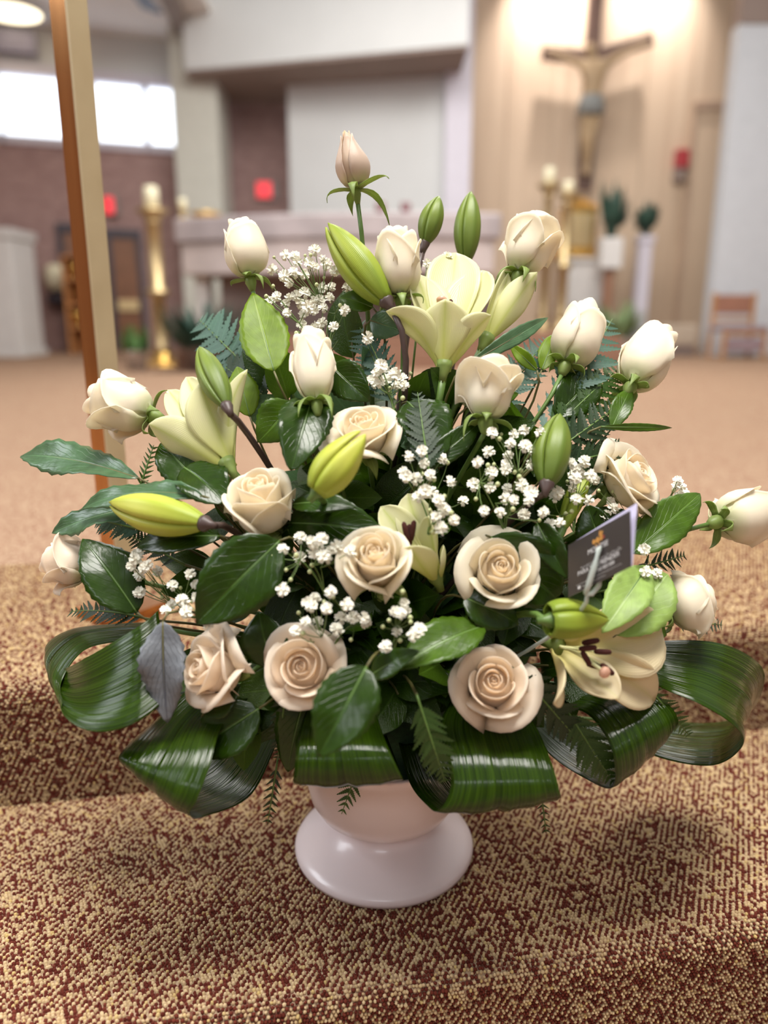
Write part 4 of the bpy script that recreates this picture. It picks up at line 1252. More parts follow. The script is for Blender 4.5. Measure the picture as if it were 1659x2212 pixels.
def gyp(label, hub, blooms, buds, seed, off=.0, size=1.0):
    rng = random.Random(seed)
    hubp = Q(*hub)
    t = thing('gypsophila_sprig', label, "baby's breath", hubp, "baby's breath sprigs in the bouquet")
    pts = [Q(px, py, off + rng.uniform(-.022, .022)) for px, py in blooms]
    bpts = [Q(px, py, off + rng.uniform(-.02, .02)) for px, py in buds]
    allp = pts + bpts
    # forks: a handful of branch nodes between hub and heads
    ng = max(2, len(allp) // 5)
    cent = rng.sample(allp, min(ng, len(allp)))
    nodes = [hubp + (c - hubp) * rng.uniform(.5, .68) + np.array([rng.uniform(-.006, .006), rng.uniform(0, .012), rng.uniform(-.008, .004)]) for c in cent]
    parts = [tube(bez(hubp, hubp + (nd - hubp) * .5 + np.array([0, .006, .006]), nd, 6), np.linspace(.0009, .0006, 6), 4, False) for nd in nodes]
    for p in allp:
        nd = min(nodes, key=lambda q: np.linalg.norm(q - p) + .3 * np.linalg.norm(hubp - q) * 0)
        m_ = (nd + p) / 2 + np.array([rng.uniform(-.004, .004), 0, -.003])
        parts.append(tube(bez(nd, m_, p, 5), .00042, 4, False))
    parts.append(tube(bez(hubp, (hubp + HUB) / 2 + np.array([0, .03, .03]), HUB, 8), .0013, 5))
    mk('stems', *merge(parts), M['stem_thin'], t)
    for i, p in enumerate(pts):
        o = bpy.data.objects.new('blossom', BLOOM[i % 4]); col.objects.link(o); o.parent = t
        o.location = p - hubp
        dv = unit(to_cam(p) * rng.uniform(.4, 1) + np.array([rng.uniform(-.6, .6), 0, rng.uniform(.1, .9)]))
        o.rotation_euler = Vector(dv).to_track_quat('Z', 'Y').to_euler()
        s = .0064 * rng.uniform(.82, 1.12) * size; o.scale = (s, s, s * .9)
    for p in bpts:
        o = bpy.data.objects.new('bud', GBUD); col.objects.link(o); o.parent = t
        o.location = p - hubp; s = .0021 * rng.uniform(.8, 1.2); o.scale = (s, s, s)
    return t

# ---------------------------------------------------------------- leafy branches that fill the inside
def branch_leaf_mesh(i, mat):
    V, Fc, UV, _ = blade((0, 0, 0), (1, 0, 0), .62, (0, 0, 1), bend=.09, fold=.16, belly=.42, sharp=.85, nu=7, nv=13, ripple=.12, seed=i)
    return make_mesh('leaf', V, Fc, M[mat], UV)
BL = {m: [branch_leaf_mesh(i, m) for i in range(3)] for m in ('dark', 'mid', 'blue')}
def branch(label, end, seed, n=9, mats=('dark',), off=.06, size=.075, spread=1.0):
    rng = random.Random(seed)
    e = Q(end[0], end[1], off); s0 = HUB + np.array([rng.uniform(-.05, .05), rng.uniform(-.03, .05), 0])
    c = (s0 + e) / 2 + np.array([0, .02, .05])
    pts = bez(s0, c, e, 20)
    t = thing('salal_branch', label, 'branch', s0, 'leafy branches inside the bouquet')
    mk('stem', *tube(pts, np.linspace(.0022, .0011, 20), 6), M['stem_brown'], t)
    for k in range(n):
        f = .30 + .70 * (k + .5) / n
        i = min(18, int(f * 19)); p = pts[i]; T = unit(pts[i + 1] - pts[i])
        out = unit(np.array([rng.uniform(-1, 1), rng.uniform(-1.0, .4), rng.uniform(-.7, .5)]) * spread)
        x = unit(T * .6 + out)
        nn = to_cam(p) + np.array([rng.uniform(-.7, .7), 0, rng.uniform(-.2, .9)])
        z = unit(nn - x * np.dot(nn, x)); y = np.cross(z, x)
        o = bpy.data.objects.new('leaf', rng.choice(BL[rng.choice(mats)])); col.objects.link(o); o.parent = t
        l = size * rng.uniform(.75, 1.15)
        Mx = Matrix(((x[0], y[0], z[0], 0), (x[1], y[1], z[1], 0), (x[2], y[2], z[2], 0), (0, 0, 0, 1)))
        o.matrix_local = Matrix.Translation(Vector(p - s0)) @ Mx @ Matrix.Scale(l, 4)
    return t
# ================================================================== the bouquet
# roses: label, base(px,py,off), tip(px,py,off), width px, openness, seed, options
ROSES = [
 ('slim blush rosebud on the tallest stem at the top', (768, 408, .0), (748, 284, .0), 78, .0, 1, dict(n=12, mat='rose_bud', taper=.42, sep=1.5)),
 ('cream rosebud at the upper left above the lime leaf', (540, 600, .03), (514, 478, .02), 92, .06, 2, dict(n=15)),
 ('half open cream rose beside the big lime lily bud near top', (866, 642, .0), (854, 496, -.015), 104, .30, 3, dict()),
 ('large cream rose at upper right with one flared petal', (1122, 590, .02), (1165, 470, .015), 112, .38, 4, dict()),
 ('plump cream rosebud right of centre above the ferns', (1222, 786, .02), (1268, 664, .02), 108, .12, 5, dict(n=16)),
 ('plump cream rosebud furthest out on the right shoulder', (1364, 832, .01), (1428, 716, .01), 112, .14, 6, dict(n=16)),
 ('upright cream rose below the cluster of white blossoms', (684, 868, .0), (670, 718, -.005), 96, .30, 7, dict()),
 ('upright rose with ragged open top under the upper lily', (1050, 906, .0), (1062, 780, -.01), 126, .46, 8, dict()),
 ('cream rose at the left pointing outwards above the long leaf', (326, 898, .01), (200, 858, -.03), 128, .34, 9, dict()),
 ('open cream rose in the centre behind a lily bud', (794, 978, .046), (782, 900, .0), 138, .50, 10, dict(n=20)),
 ('open cream rose left of centre with its side in view', (576, 1142, .040), (552, 1036, -.008), 144, .36, 11, dict(n=20)),
 ('open cream rose low in the centre beside a small lily', (820, 1252, .035), (806, 1182, -.018), 134, .46, 12, dict(n=20)),
 ('wide open cream rose left of the black card', (1070, 1262, .054), (1085, 1216, .0), 150, .55, 13, dict(n=20)),
 ('open cream rose at the right above the black card', (1318, 1056, .035), (1396, 1014, -.012), 158, .50, 14, dict(n=20)),
 ('cream rosebud leaning out at the right picture edge', (1552, 1126, .0), (1672, 1092, -.01), 118, .12, 15, dict(n=16)),
 ('cream rose right of the pale leaf facing right', (1440, 1318, .02), (1538, 1286, -.015), 130, .30, 16, dict()),
 ('blush rose at the left edge half hidden by a leaf', (192, 1232, .03), (98, 1205, .0), 108, .36, 17, dict(mat='rose_pink')),
 ('blush open rose low on the left beside the grey leaf', (512, 1450, .030), (414, 1440, -.012), 158, .52, 18, dict(n=20, mat='rose_pink')),
 ('blush open rose low left of centre above a glossy leaf', (672, 1446, .048), (646, 1438, -.004), 152, .58, 19, dict(n=20, mat='rose_pink')),
 ('blush open rose lowest right of centre above the straps', (1062, 1496, .054), (1068, 1466, -.002), 146, .50, 20, dict(n=20, mat='rose_pink')),
]
for lab, b, tp, w, op, sd, kw in ROSES:
    pb_, pt_ = Q(*b), Q(*tp)
    rose(lab, pb_, pt_, px2m(w, (pb_ + pt_) / 2), op, sd, **kw)

# lilies
def tips(lst): return [(Q(px, py, off), px2m(w, Q(px, py, off)), out, be) for px, py, off, w, out, be in lst]
up = np.array([0, 0, 1.0])
b = Q(958, 802, .015)
lily('open pale yellow lily near the top facing upwards', b,
     tips([(985, 546, .05, 112, .006, .64), (898, 590, .02, 106, .010, .66), (1044, 584, .025, 106, .010, .66), (834, 672, -.015, 80, .006, .58), (1060, 680, -.025, 80, .008, .58), (962, 646, -.035, 112, .008, .62)]),
     unit(Q(975, 640, -.01) - b), 'lily', [(Q(972, 664, .0), (0.1, 0, 1)), (Q(990, 690, .01), (0.3, 0, 1)), (Q(940, 690, .01), (-.3, 0, 1))], 31, pist=Q(954, 652, .012), facecam=.38, sharp=.86)
b = Q(1045, 742, .03)
lily('narrow half closed yellow lily at upper right behind the open one', b,
     tips([(1160, 588, .0, 64, .006, .58), (1110, 564, .04, 50, .004, .55), (1098, 590, .02, 40, -.004, .5), (1138, 572, .045, 50, .004, .55)]),
     unit(Q(1120, 590, .03) - b), 'lily', [], 32, facecam=.6)
b = Q(498, 1012, .015)
lily('half open pale lily at the left with one upright petal', b,
     tips([(322, 916, -.015, 92, .016, .56), (362, 842, .015, 76, .008, .6), (402, 814, .02, 76, .008, .62), (432, 828, -.02, 104, .006, .62), (534, 798, .0, 50, -.004, .5)]),
     unit(Q(420, 870, .0) - b), 'lily', [], 33, facecam=.65)
b = Q(944, 1254, .045)
lily('small yellow lily in the centre showing brown anthers', b,
     tips([(880, 1066, .045, 84, .008, .6), (822, 1094, .04, 82, .012, .62), (926, 1114, .012, 76, .006, .6), (884, 1180, -.004, 80, .016, .6), (958, 1180, .02, 60, .014, .55)]),
     unit(Q(885, 1120, .005) - b), 'lily', [(Q(877, 1150, .012), (-.25, 0, 1)), (Q(891, 1147, .012), (.15, 0, 1)), (Q(885, 1155, .018), (-.05, 0, 1))], 34, anther_len=.020)
b = Q(1192, 1392, .03)
lily('wide open cream lily low on the right with dark anthers', b,
     tips([(1430, 1364, -.01, 150, .004, .66), (1414, 1514, -.012, 104, .006, .62), (1338, 1510, -.045, 92, .014, .6), (1196, 1520, -.045, 76, .024, .66), (1330, 1340, .03, 110, .004, .6), (1226, 1340, .01, 70, .01, .55)]),
     unit(Q(1330, 1425, -.05) - b), 'lily_cream',
     [(Q(1276, 1386, -.03), (1, 0, .18)), (Q(1270, 1400, -.033), (1, 0, .1)), (Q(1302, 1408, -.03), (1, 0, -.04)), (Q(1266, 1422, -.03), (.5, 0, -.8)), (Q(1285, 1438, -.02), (.8, 0, -.2)), (Q(1312, 1446, -.03), (.6, 0, -.5))], 35, pist=Q(1302, 1450, -.035), facecam=.35)
BUDS = [
 ('small dark green lily bud at the top, left of the pair', (917, 530, .07), (948, 424, .07), 52, 'bud_green', 41, 0, {}),
 ('larger dark green lily bud at the top, right of the pair', (1006, 572, .10), (1017, 414, .10), 58, 'bud_green', 42, 0, {}),
 ('big lime lily bud with split tip leaning left near top', (838, 656, -.01), (708, 486, -.005), 82, 'bud_lime', 43, .16, dict(belly=.46)),
 ('slim green lily bud leaning left above the left lily', (492, 882, -.03), (430, 750, -.02), 62, 'bud_green', 44, 0, {}),
 ('plump yellow lily bud lying level at the left', (448, 1132, -.02), (238, 1088, -.03), 88, 'bud_yellow', 45, .10, dict(belly=.5)),
 ('yellow opening lily bud in front of the central rose', (684, 1064, -.03), (786, 936, -.045), 92, 'bud_yellow', 46, .22, dict(belly=.44, stem_mat='stem', blunt=.09, stem_axis=(0, -1, .3))),
 ('olive green lily bud standing right of the white blossoms', (1180, 1052, -.01), (1208, 894, -.01), 82, 'bud_green', 47, .02, dict(belly=.48)),
 ('bright lime lily bud pointing right below the black card', (1184, 1340, -.03), (1314, 1338, -.045), 88, 'bud_lime', 48, .04, dict(belly=.40, stem_mat='stem', blunt=.16, stem_axis=(0, -1, .2))),
 ('thin pale green lily bud behind blossoms left of the card', (1212, 1150, .03), (1278, 992, .04), 44, 'bud_lime', 49, 0, dict(stem_mat='stem')),
]
for lab, b, tp, w, m_, sd, op, kw in BUDS:
    pb_, pt_ = Q(*b), Q(*tp)
    lily_bud(lab, pb_, pt_, px2m(w, (pb_ + pt_) / 2), m_, sd, op, **kw)

# single leaves: label, base, tip, width px, options
LEAVES = [
 ('broad lime green leaf standing upright below upper left rosebud', (592, 802, .02), (546, 632, .03), 106, dict(mat='lime', fold=.05, bend=.02, ripple=.05)),
 ('mid green leaf tucked right of the left lily', (634, 872, .02), (556, 956, .02), 96, dict(mat='mid', fold=.1)),
 ('glossy heart shaped dark leaf left of the central rose', (672, 868, .01), (628, 1018, -.01), 118, dict(mat='dark', belly=.34, sharp=.7, nrm=(.1, 0, .5))),
 ('dark leaf between two roses above the central rose', (715, 790, .02), (800, 868, .03), 84, dict(mat='dark')),
 ('long blue green leaf stretching out at far left', (302, 1034, .0), (44, 986, .02), 86, dict(mat='blue', bend=.06, fold=.16, nrm=(0, 0, .5), belly=.5, ripple=.3, serr=.06)),
 ('shiny dark leaf arching left above the yellow bud', (440, 1072, -.01), (170, 1106, -.01), 64, dict(mat='blue', bend=.10, fold=.2, nrm=(0, 0, .9), ripple=.4, serr=.06)),
 ('shiny serrated leaf left of the yellow bud tip', (330, 1090, .01), (112, 1152, .0), 84, dict(mat='blue', bend=.05, fold=.25, nrm=(-.2, 0, .7), serr=.08, ripple=.4)),
 ('dark leaf covering the left edge blush rose', (296, 1324, .0), (178, 1164, -.02), 120, dict(mat='dark', fold=.1, nrm=(.2, 0, .1))),
 ('dark bluish leaf behind the left lily', (432, 1044, .02), (346, 958, .02), 96, dict(mat='dark', nrm=(-.3, 0, .5))),
 ('rounded dark leaf under the left lily', (398, 1010, .01), (486, 1088, .0), 110, dict(mat='dark', belly=.5, sharp=.7, nrm=(0, 0, .6))),
 ('large glossy dark leaf below left under the open rose', (604, 1168, .005), (424, 1348, -.02), 162, dict(mat='dark', fold=.22, bend=.06, nrm=(.1, 0, .35))),
 ('dark leaf lying under the level yellow bud', (476, 1158, .01), (296, 1182, .0), 88, dict(mat='dark', nrm=(0, 0, .7))),
 ('grey lavender leaf hanging left of the low left rose', (352, 1342, -.03), (362, 1562, -.035), 98, dict(mat='grey', fold=.12, bend=.05, ripple=.32, serr=.06, nrm=(-.3, 0, .2))),
 ('glossy dark leaf hanging in front over the middle strap', (792, 1440, -.03), (688, 1636, -.065), 138, dict(mat='dark', fold=.2, bend=.06, nrm=(.15, 0, .4))),
 ('green leaf with bright sheen left of the low right rose', (1046, 1352, .02), (852, 1448, .0), 104, dict(mat='mid', bend=.08, nrm=(0, 0, .9))),
 ('small dark pointed leaf below the central blossoms', (800, 1460, .01), (906, 1406, -.01), 62, dict(mat='dark', nrm=(0, 0, .6))),
 ('round dark leaf behind the wide open rose', (1060, 1160, .03), (1204, 1296, .02), 150, dict(mat='dark', belly=.5, sharp=.65)),
 ('dark folded leaf left of the card', (1160, 1130, .02), (1226, 1250, .0), 62, dict(mat='dark', fold=.5)),
 ('mid green leaf pointing up right of the card', (1366, 1196, .0), (1512, 1066, .0), 92, dict(mat='mid', fold=.1)),
 ('pale green leaf underside turned up below the card', (1330, 1372, -.01), (1442, 1240, -.015), 128, dict(mat='pale', fold=.1, belly=.5, sharp=.65, bend=.04)),
 ('pale green leaf folded over under the card corner', (1400, 1222, -.005), (1300, 1368, -.03), 92, dict(mat='pale', fold=.2, belly=.5, bend=.08)),
 ('dark leaf under the pale leaf beside the low lily', (1330, 1330, .02), (1440, 1372, .0), 92, dict(mat='mid', nrm=(0, 0, .5))),
 ('small green leaf on the right shoulder rose stem', (1322, 924, .01), (1362, 838, .01), 46, dict(mat='mid', fold=.15)),
 ('thin dark leaf pointing right below the shoulder rosebud', (1298, 922, .0), (1452, 924, .01), 18, dict(mat='mid', fold=.1)),
 ('dark leaf behind the plump rosebud right of centre', (1200, 900, .03), (1290, 806, .04), 92, dict(mat='dark')),
 ('narrow blue green leaf below the half closed lily', (1000, 794, .0), (1184, 686, .01), 36, dict(mat='blue', fold=.2, bend=.05, belly=.55)),
 ('broad dark leaf between the central rose and ragged rose', (880, 868, .03), (966, 980, .02), 118, dict(mat='dark', nrm=(.3, 0, .3))),
 ('dark leaf reaching up under the ragged rose', (920, 1010, .03), (1040, 910, .02), 58, dict(mat='dark')),
 ('small mid green leaf under the big lime bud', (806, 664, .02), (732, 642, .02), 48, dict(mat='mid', nrm=(0, 0, .4))),
 ('blue green leaf below the half open top rose', (800, 692, .03), (872, 716, .02), 62, dict(mat='blue')),
 ('dark leaf below the opening yellow bud', (630, 1090, .02), (770, 1096, .01), 62, dict(mat='dark', nrm=(0, 0, .8))),
 ('large dark leaf behind the blossoms in the centre', (620, 1130, .035), (834, 1150, .03), 120, dict(mat='dark', nrm=(0, 0, .3))),
 ('dark leaf between the two low left roses', (590, 1440, .03), (560, 1320, .02), 110, dict(mat='dark', nrm=(-.4, 0, .2))),
 ('bright green leaf beside the upright lily petal', (540, 900, .07), (512, 792, .07), 66, dict(mat='lime', fold=.1)),
 ('dark leaf inside the lower left loop', (560, 1530, .02), (412, 1630, -.01), 120, dict(mat='dark', bend=.05, nrm=(.1, 0, .3))),
 ('dark leaf behind the white blossoms right of centre', (1300, 1180, .03), (1268, 1090, .03), 88, dict(mat='dark')),
 ('small leaf sprouting by the ferns at right', (1160, 800, .03), (1100, 742, .04), 30, dict(mat='lime', fold=.2)),
 ('light green leaf among ferns left of the right rosebuds', (1170, 800, .04), (1200, 722, .05), 44, dict(mat='lime', fold=.15)),
 ('dark leaf behind the half open lily at the left', (470, 1050, .04), (360, 1000, .05), 100, dict(mat='dark')),
 ('dark leaf above the lower left loop', (440, 1540, .0), (520, 1480, .02), 80, dict(mat='dark', nrm=(0, 0, .5))),
 ('dark leaf under the wide open rose', (1000, 1290, .03), (1120, 1350, .02), 96, dict(mat='dark', nrm=(0, 0, .4))),
 ('dark leaf drooping over the urn rim left of the middle loop', (668, 1480, .05), (622, 1668, .045), 96, dict(mat='dark', nrm=(-.2, 0, .4))),
 ('mid green leaf under the ragged rose at the right', (1010, 880, .02), (1120, 850, .03), 44, dict(mat='mid')),
]
for i, (lab, b, tp, w, kw) in enumerate(LEAVES):
    salal(lab, b, tp, w, seed=100 + i, **kw)

# looped broad leaves: pairs of edge points
STRAPS = [
 ('looped broad green leaf at the far left, bright inside', [((340, 1340, .76), (345, 1372, .72)), ((240, 1342, .79), (262, 1378, .73)), ((150, 1352, .80), (176, 1398, .72)), ((92, 1386, .79), (122, 1470, .69)), ((96, 1432, .765), (126, 1528, .65)),
   ((138, 1452, .72), (160, 1566, .62)), ((195, 1424, .68), (226, 1584, .605)), ((285, 1368, .67), (300, 1562, .61)), ((340, 1322, .69), (370, 1500, .64))]),
 ('looped broad dark leaf at lower left, largest of the loops', [((420, 1470, .70), (540, 1500, .68)), ((330, 1552, .665), (478, 1560, .635)), ((278, 1598, .63), (450, 1650, .595)), ((250, 1640, .61), (420, 1730, .575)),
   ((268, 1662, .625), (404, 1768, .58)), ((330, 1690, .68), (440, 1772, .62)), ((430, 1650, .74), (545, 1720, .69)), ((530, 1560, .80), (612, 1580, .77))]),
 ('looped broad leaf low in the middle in front of the urn', [((690, 1480, .69), (800, 1490, .69)), ((655, 1545, .645), (815, 1545, .645)), ((640, 1610, .61), (838, 1610, .605)), ((634, 1668, .597), (860, 1668, .592)),
   ((634, 1704, .605), (872, 1696, .60)), ((650, 1690, .65), (868, 1684, .645)), ((690, 1640, .71), (850, 1634, .71)), ((720, 1580, .76), (830, 1580, .76))]),
 ('looped broad leaf low right of the urn with dark hollow', [((985, 1490, .69), (1130, 1520, .68)), ((952, 1556, .655), (1168, 1580, .645)), ((965, 1625, .62), (1192, 1640, .612)), ((974, 1700, .597), (1208, 1700, .594)),
   ((950, 1764, .592), (1212, 1736, .598)), ((922, 1752, .63), (1180, 1738, .64)), ((885, 1700, .69), (1090, 1690, .70)), ((860, 1610, .75), (1010, 1600, .77))]),
 ('looped broad leaf at lower right below the open lily', [((1180, 1520, .74), (1340, 1450, .76)), ((1255, 1528, .68), (1402, 1486, .70)), ((1305, 1576, .645), (1445, 1515, .68)), ((1334, 1645, .625), (1470, 1552, .67)),
   ((1330, 1710, .635), (1466, 1580, .68)), ((1270, 1692, .69), (1420, 1612, .73)), ((1190, 1640, .74), (1330, 1590, .78)), ((1120, 1560, .79), (1210, 1540, .82))]),
 ('looped broad glossy leaf at the far right', [((1360, 1400, .76), (1370, 1450, .72)), ((1440, 1390, .75), (1430, 1492, .685)), ((1545, 1396, .755), (1508, 1528, .665)), ((1618, 1430, .775), (1574, 1572, .66)),
   ((1636, 1468, .80), (1588, 1606, .68)), ((1605, 1530, .85), (1530, 1640, .725)), ((1520, 1550, .88), (1420, 1622, .77)), ((1400, 1540, .88), (1330, 1580, .80))]),
]
for i, (lab, st_) in enumerate(STRAPS): strap(lab, st_, i)

# ferns
FERNS = [
 ('upright fern frond behind the plump right rosebud', (1150, 1000, .05), (1322, 690, .07), 150, dict(mat='fern_blue')),
 ('fern frond reaching right between the two right rosebuds', (1160, 960, .04), (1340, 790, .05), 130, dict(mat='fern')),
 ('dark fern frond pointing right below the shoulder rosebud', (1150, 1010, .03), (1345, 870, .03), 120, dict(mat='fern_dark')),
 ('dark fern frond spreading level above the right open rose', (1190, 1010, .03), (1352, 968, .02), 96, dict(mat='fern_dark')),
 ('blue green fern frond fanning out behind the lime leaf', (590, 850, .10), (430, 690, .16), 150, dict(mat='fern_blue')),
 ('second fern frond low behind the lime leaf', (600, 880, .08), (470, 780, .12), 120, dict(mat='fern_dark')),
 ('dark fern frond standing right of the central rose', (930, 1040, .02), (902, 848, .02), 96, dict(mat='fern_dark')),
 ('fern frond hanging into the hollow right of the urn', (900, 1500, .0), (962, 1690, .0), 104, dict(mat='fern')),
 ('fern frond hanging over the lower right loop', (1215, 1520, .02), (1326, 1692, -.004), 112, dict(mat='fern')),
 ('dark fern frond left of the low lily', (1110, 1440, .02), (1250, 1600, .015), 120, dict(mat='fern_dark')),
 ('fern frond on the far right loop', (1370, 1450, .0), (1490, 1590, .0), 70, dict(mat='fern')),
 ('tiny fern tip hanging below the middle loop', (780, 1640, .14), (738, 1758, .12), 60, dict(mat='fern', pairs=7)),
 ('fern tip dangling left of the urn', (600, 1640, .12), (578, 1780, .11), 46, dict(mat='fern_dark', pairs=8)),
 ('fern tip dangling right of the urn', (1165, 1680, .13), (1180, 1800, .13), 30, dict(mat='fern_dark', pairs=7)),
 ('dark fern frond above the far left loop', (330, 1340, .03), (150, 1322, .0), 76, dict(mat='fern_dark', nrm=(0, 0, .6))),
 ('fern frond crossing the wooden post', (330, 1150, .03), (200, 1120, .04), 86, dict(mat='fern_blue')),
 ('upright fern tip beside the long left leaf', (300, 1060, .03), (332, 962, .03), 36, dict(mat='fern', pairs=8)),
 ('small fern frond below the level yellow bud', (400, 1220, .03), (268, 1150, .03), 70, dict(mat='fern_dark')),
 ('fern frond under the right edge rosebud', (1370, 1230, .03), (1480, 1200, .04), 62, dict(mat='fern_dark', pairs=9)),
 ('fern tips poking out under the facing right rose', (1440, 1340, .04), (1560, 1350, .05), 60, dict(mat='fern_blue', pairs=9)),
 ('fern frond in the upper centre below the open lily', (860, 900, .05), (770, 690, .07), 110, dict(mat='fern_blue')),
 ('soft fern frond between upper lily and right rosebuds', (1060, 900, .05), (1180, 730, .07), 110, dict(mat='fern_blue')),
 ('dark fern frond low between the two left loops', (620, 1470, .04), (600, 1640, .06), 70, dict(mat='fern_dark')),
 ('small bluish leafy sprig at the right below the leaf', (1370, 1190, .02), (1460, 1130, .04), 50, dict(mat='fern_blue', pairs=9)),
]
for i, (lab, b, tp, w, kw) in enumerate(FERNS): fern(lab, b, tp, w, seed=200 + i, **kw)

# baby's breath
G1 = [(680,540),(617,551),(637,555),(642,565),(680,577),(698,559),(724,586),(588,582),(634,589),(658,593),(614,597),(624,611),(658,632),(696,623),(717,620),(712,643),(751,622),(584,650),(598,641),(626,643),(617,656),(649,656),(620,676),(678,652),(698,665),(656,679),(678,670),(745,670),(652,701),(696,698),(721,706),(680,706),(668,568),(706,572),(640,640),(664,662),(690,648)]
B1 = [(592,556),(659,552),(660,562),(671,551),(590,618),(684,615),(700,600),(575,640),(735,660),(640,720)]
gyp("dense white blossom sprig above the upright cream rose", (700, 800, .05), G1, B1, 301, .03)
gyp("white blossoms half hidden behind the upper lily", (900, 720, .06), [(941,569),(930,582),(933,596),(922,569),(966,556),(939,604),(952,575)], [(1016,570),(1040,618),(1045,596)], 302, .06)
gyp("small white blossom sprig below the upper lily's left petal", (850, 890, .03), [(823,789),(839,800),(853,808),(823,805),(803,822),(813,806),(856,833),(874,833),(820,825),(811,830),(836,820),(794,730),(868,818)], [(887,807),(842,838),(870,860)], 303, .02)
gyp("white blossom sprig just right of the central rose", (930, 1140, .03), [(912,973),(917,1002),(955,992),(883,987),(877,1028),(899,1034),(930,1027),(973,1041),(919,1060),(933,1063),(949,1084),(959,1102),(1001,1082),(942,1116),(981,1124),(952,1141),(903,1073),(872,1020)], [(935,976),(967,1000),(938,1037),(912,1024),(960,1072),(975,1108),(928,1102),(935,1150)], 304, .0)
gyp("largest white blossom sprig left of the olive lily bud", (1090, 1150, .03), [(1063,934),(1110,938),(1132,930),(1102,958),(1135,963),(1056,976),(1098,984),(1032,998),(1062,1020),(1093,1015),(1152,973),(1149,1003),(1024,1046),(1059,1053),(1096,1056),(1127,1048),(1147,1063),(1092,1077),(1110,1081),(1142,1082),(1046,1103),(1080,1107),(1132,1112),(1167,934),(1094,1005)], [(1083,938),(1079,948),(1054,1005),(1067,1003),(1112,1020),(1125,1017),(1122,1030),(1058,1036),(1075,1046),(1028,1078),(1165,1124),(1108,1100)], 305, -.005)
gyp("white blossom sprig right of the olive lily bud", (1240, 1150, .03), [(1232,1001),(1247,1014),(1243,1034),(1235,1053),(1245,1078),(1271,1080),(1263,998),(1204,1064),(1199,1073),(1276,1026),(1285,1037),(1174,1106),(1188,1132),(1210,1128),(1238,1026),(1252,1024)], [(1222,985),(1268,1053),(1222,1110),(1235,1105),(1225,1040)], 306, .0)
gyp("few white blossoms just behind the top of the card", (1340, 1170, .03), [(1319,1083),(1325,1098),(1309,1115),(1401,1101),(1392,1110)], [(1293,1060),(1323,1062),(1360,1090)], 307, .01)
gyp("white blossoms peeping out right of the right open rose", (1420, 1130, .04), [(1464,1038),(1473,1053),(1480,1068),(1462,1048),(1470,1072)], [(1455,1060),(1445,1085)], 308, .02)
gyp("few white blossoms right of the card by the thin stem", (1370, 1260, .02), [(1392,1186),(1395,1235),(1420,1240),(1386,1232)], [(1430,1270),(1445,1300),(1448,1320),(1463,1323)], 309, .0)
gyp("blush white blossom sprig at the left below the yellow bud", (400, 1330, .02), [(297,1198),(292,1208),(284,1223),(311,1226),(302,1240),(290,1257),(301,1280),(340,1234),(373,1264),(411,1240),(423,1263),(370,1306),(357,1318),(394,1297),(403,1323),(450,1350),(425,1290),(318,1222),(280,1252)], [(330,1258),(350,1290),(390,1270),(414,1300)], 310, .0)
gyp("white blossom sprig left of the low central rose", (700, 1280, .03), [(649,1161),(674,1172),(694,1165),(677,1194),(648,1204),(698,1201),(714,1189),(727,1181),(611,1186),(611,1274),(758,1191),(690,1182),(706,1206)], [(674,1221),(669,1235),(618,1231),(594,1231),(588,1201),(737,1208),(640,1200),(628,1252)], 311, .0)
gyp("white blossom sprig under the low central rose", (720, 1400, .03), [(667,1303),(681,1292),(706,1315),(660,1343),(687,1343),(750,1306),(763,1334),(787,1335),(737,1334),(727,1360),(637,1363),(714,1278),(673,1308),(790,1345)], [(645,1324),(672,1320),(655,1368),(758,1382),(700,1300),(720,1290)], 312, .0)
gyp("few white blossoms right of the low central rose's foot", (850, 1420, .03), [(873,1303),(877,1318),(853,1321),(857,1363),(906,1360),(893,1372),(833,1397),(866,1325)], [(886,1334),(887,1344),(827,1354),(864,1384),(870,1278),(840,1340)], 313, .0)

# leafy branches inside
BR = [((600, 800), 'branch of dark leaves behind the upright cream rose'), ((760, 740), 'branch of dark leaves behind the top centre blossoms'),
      ((980, 860), 'branch of dark leaves under the upper lily'), ((1180, 880), 'branch of dark leaves behind the ragged rose'),
      ((450, 1020), 'branch of dark leaves behind the left lily'), ((720, 1020), 'branch of dark leaves behind the central rose'),
      ((950, 1080), 'branch of dark leaves behind the central blossoms'), ((1180, 1080), 'branch of dark leaves behind the olive lily bud'),
      ((1320, 1120), 'branch of dark leaves behind the card'), ((420, 1240), 'branch of dark leaves behind the left blossoms'),
      ((640, 1260), 'branch of dark leaves behind the large glossy leaf'), ((900, 1300), 'branch of dark leaves behind the small lily'),
      ((1130, 1320), 'branch of dark leaves behind the wide open rose'), ((1330, 1320), 'branch of dark leaves behind the low lily'),
      ((440, 1440), 'branch of dark leaves behind the low left rose'), ((640, 1500), 'branch of dark leaves over the middle loop'),
      ((860, 1500), 'branch of dark leaves in the hollow above the urn'), ((1080, 1520), 'branch of dark leaves behind the lowest rose'),
      ((1280, 1480), 'branch of dark leaves above the lower right loop'), ((520, 1560), 'branch of dark leaves above the lower left loop'),
      ((860, 900), 'branch of dark leaves right of the central rose'), ((560, 1160), 'branch of dark leaves below the left open rose')]
for i, (e, lab) in enumerate(BR):
    branch(lab, e, 400 + i, n=12, mats=('dark', 'dark', 'dark', 'mid') if e[1] > 900 else ('dark', 'mid', 'blue'), off=.075, size=.07)

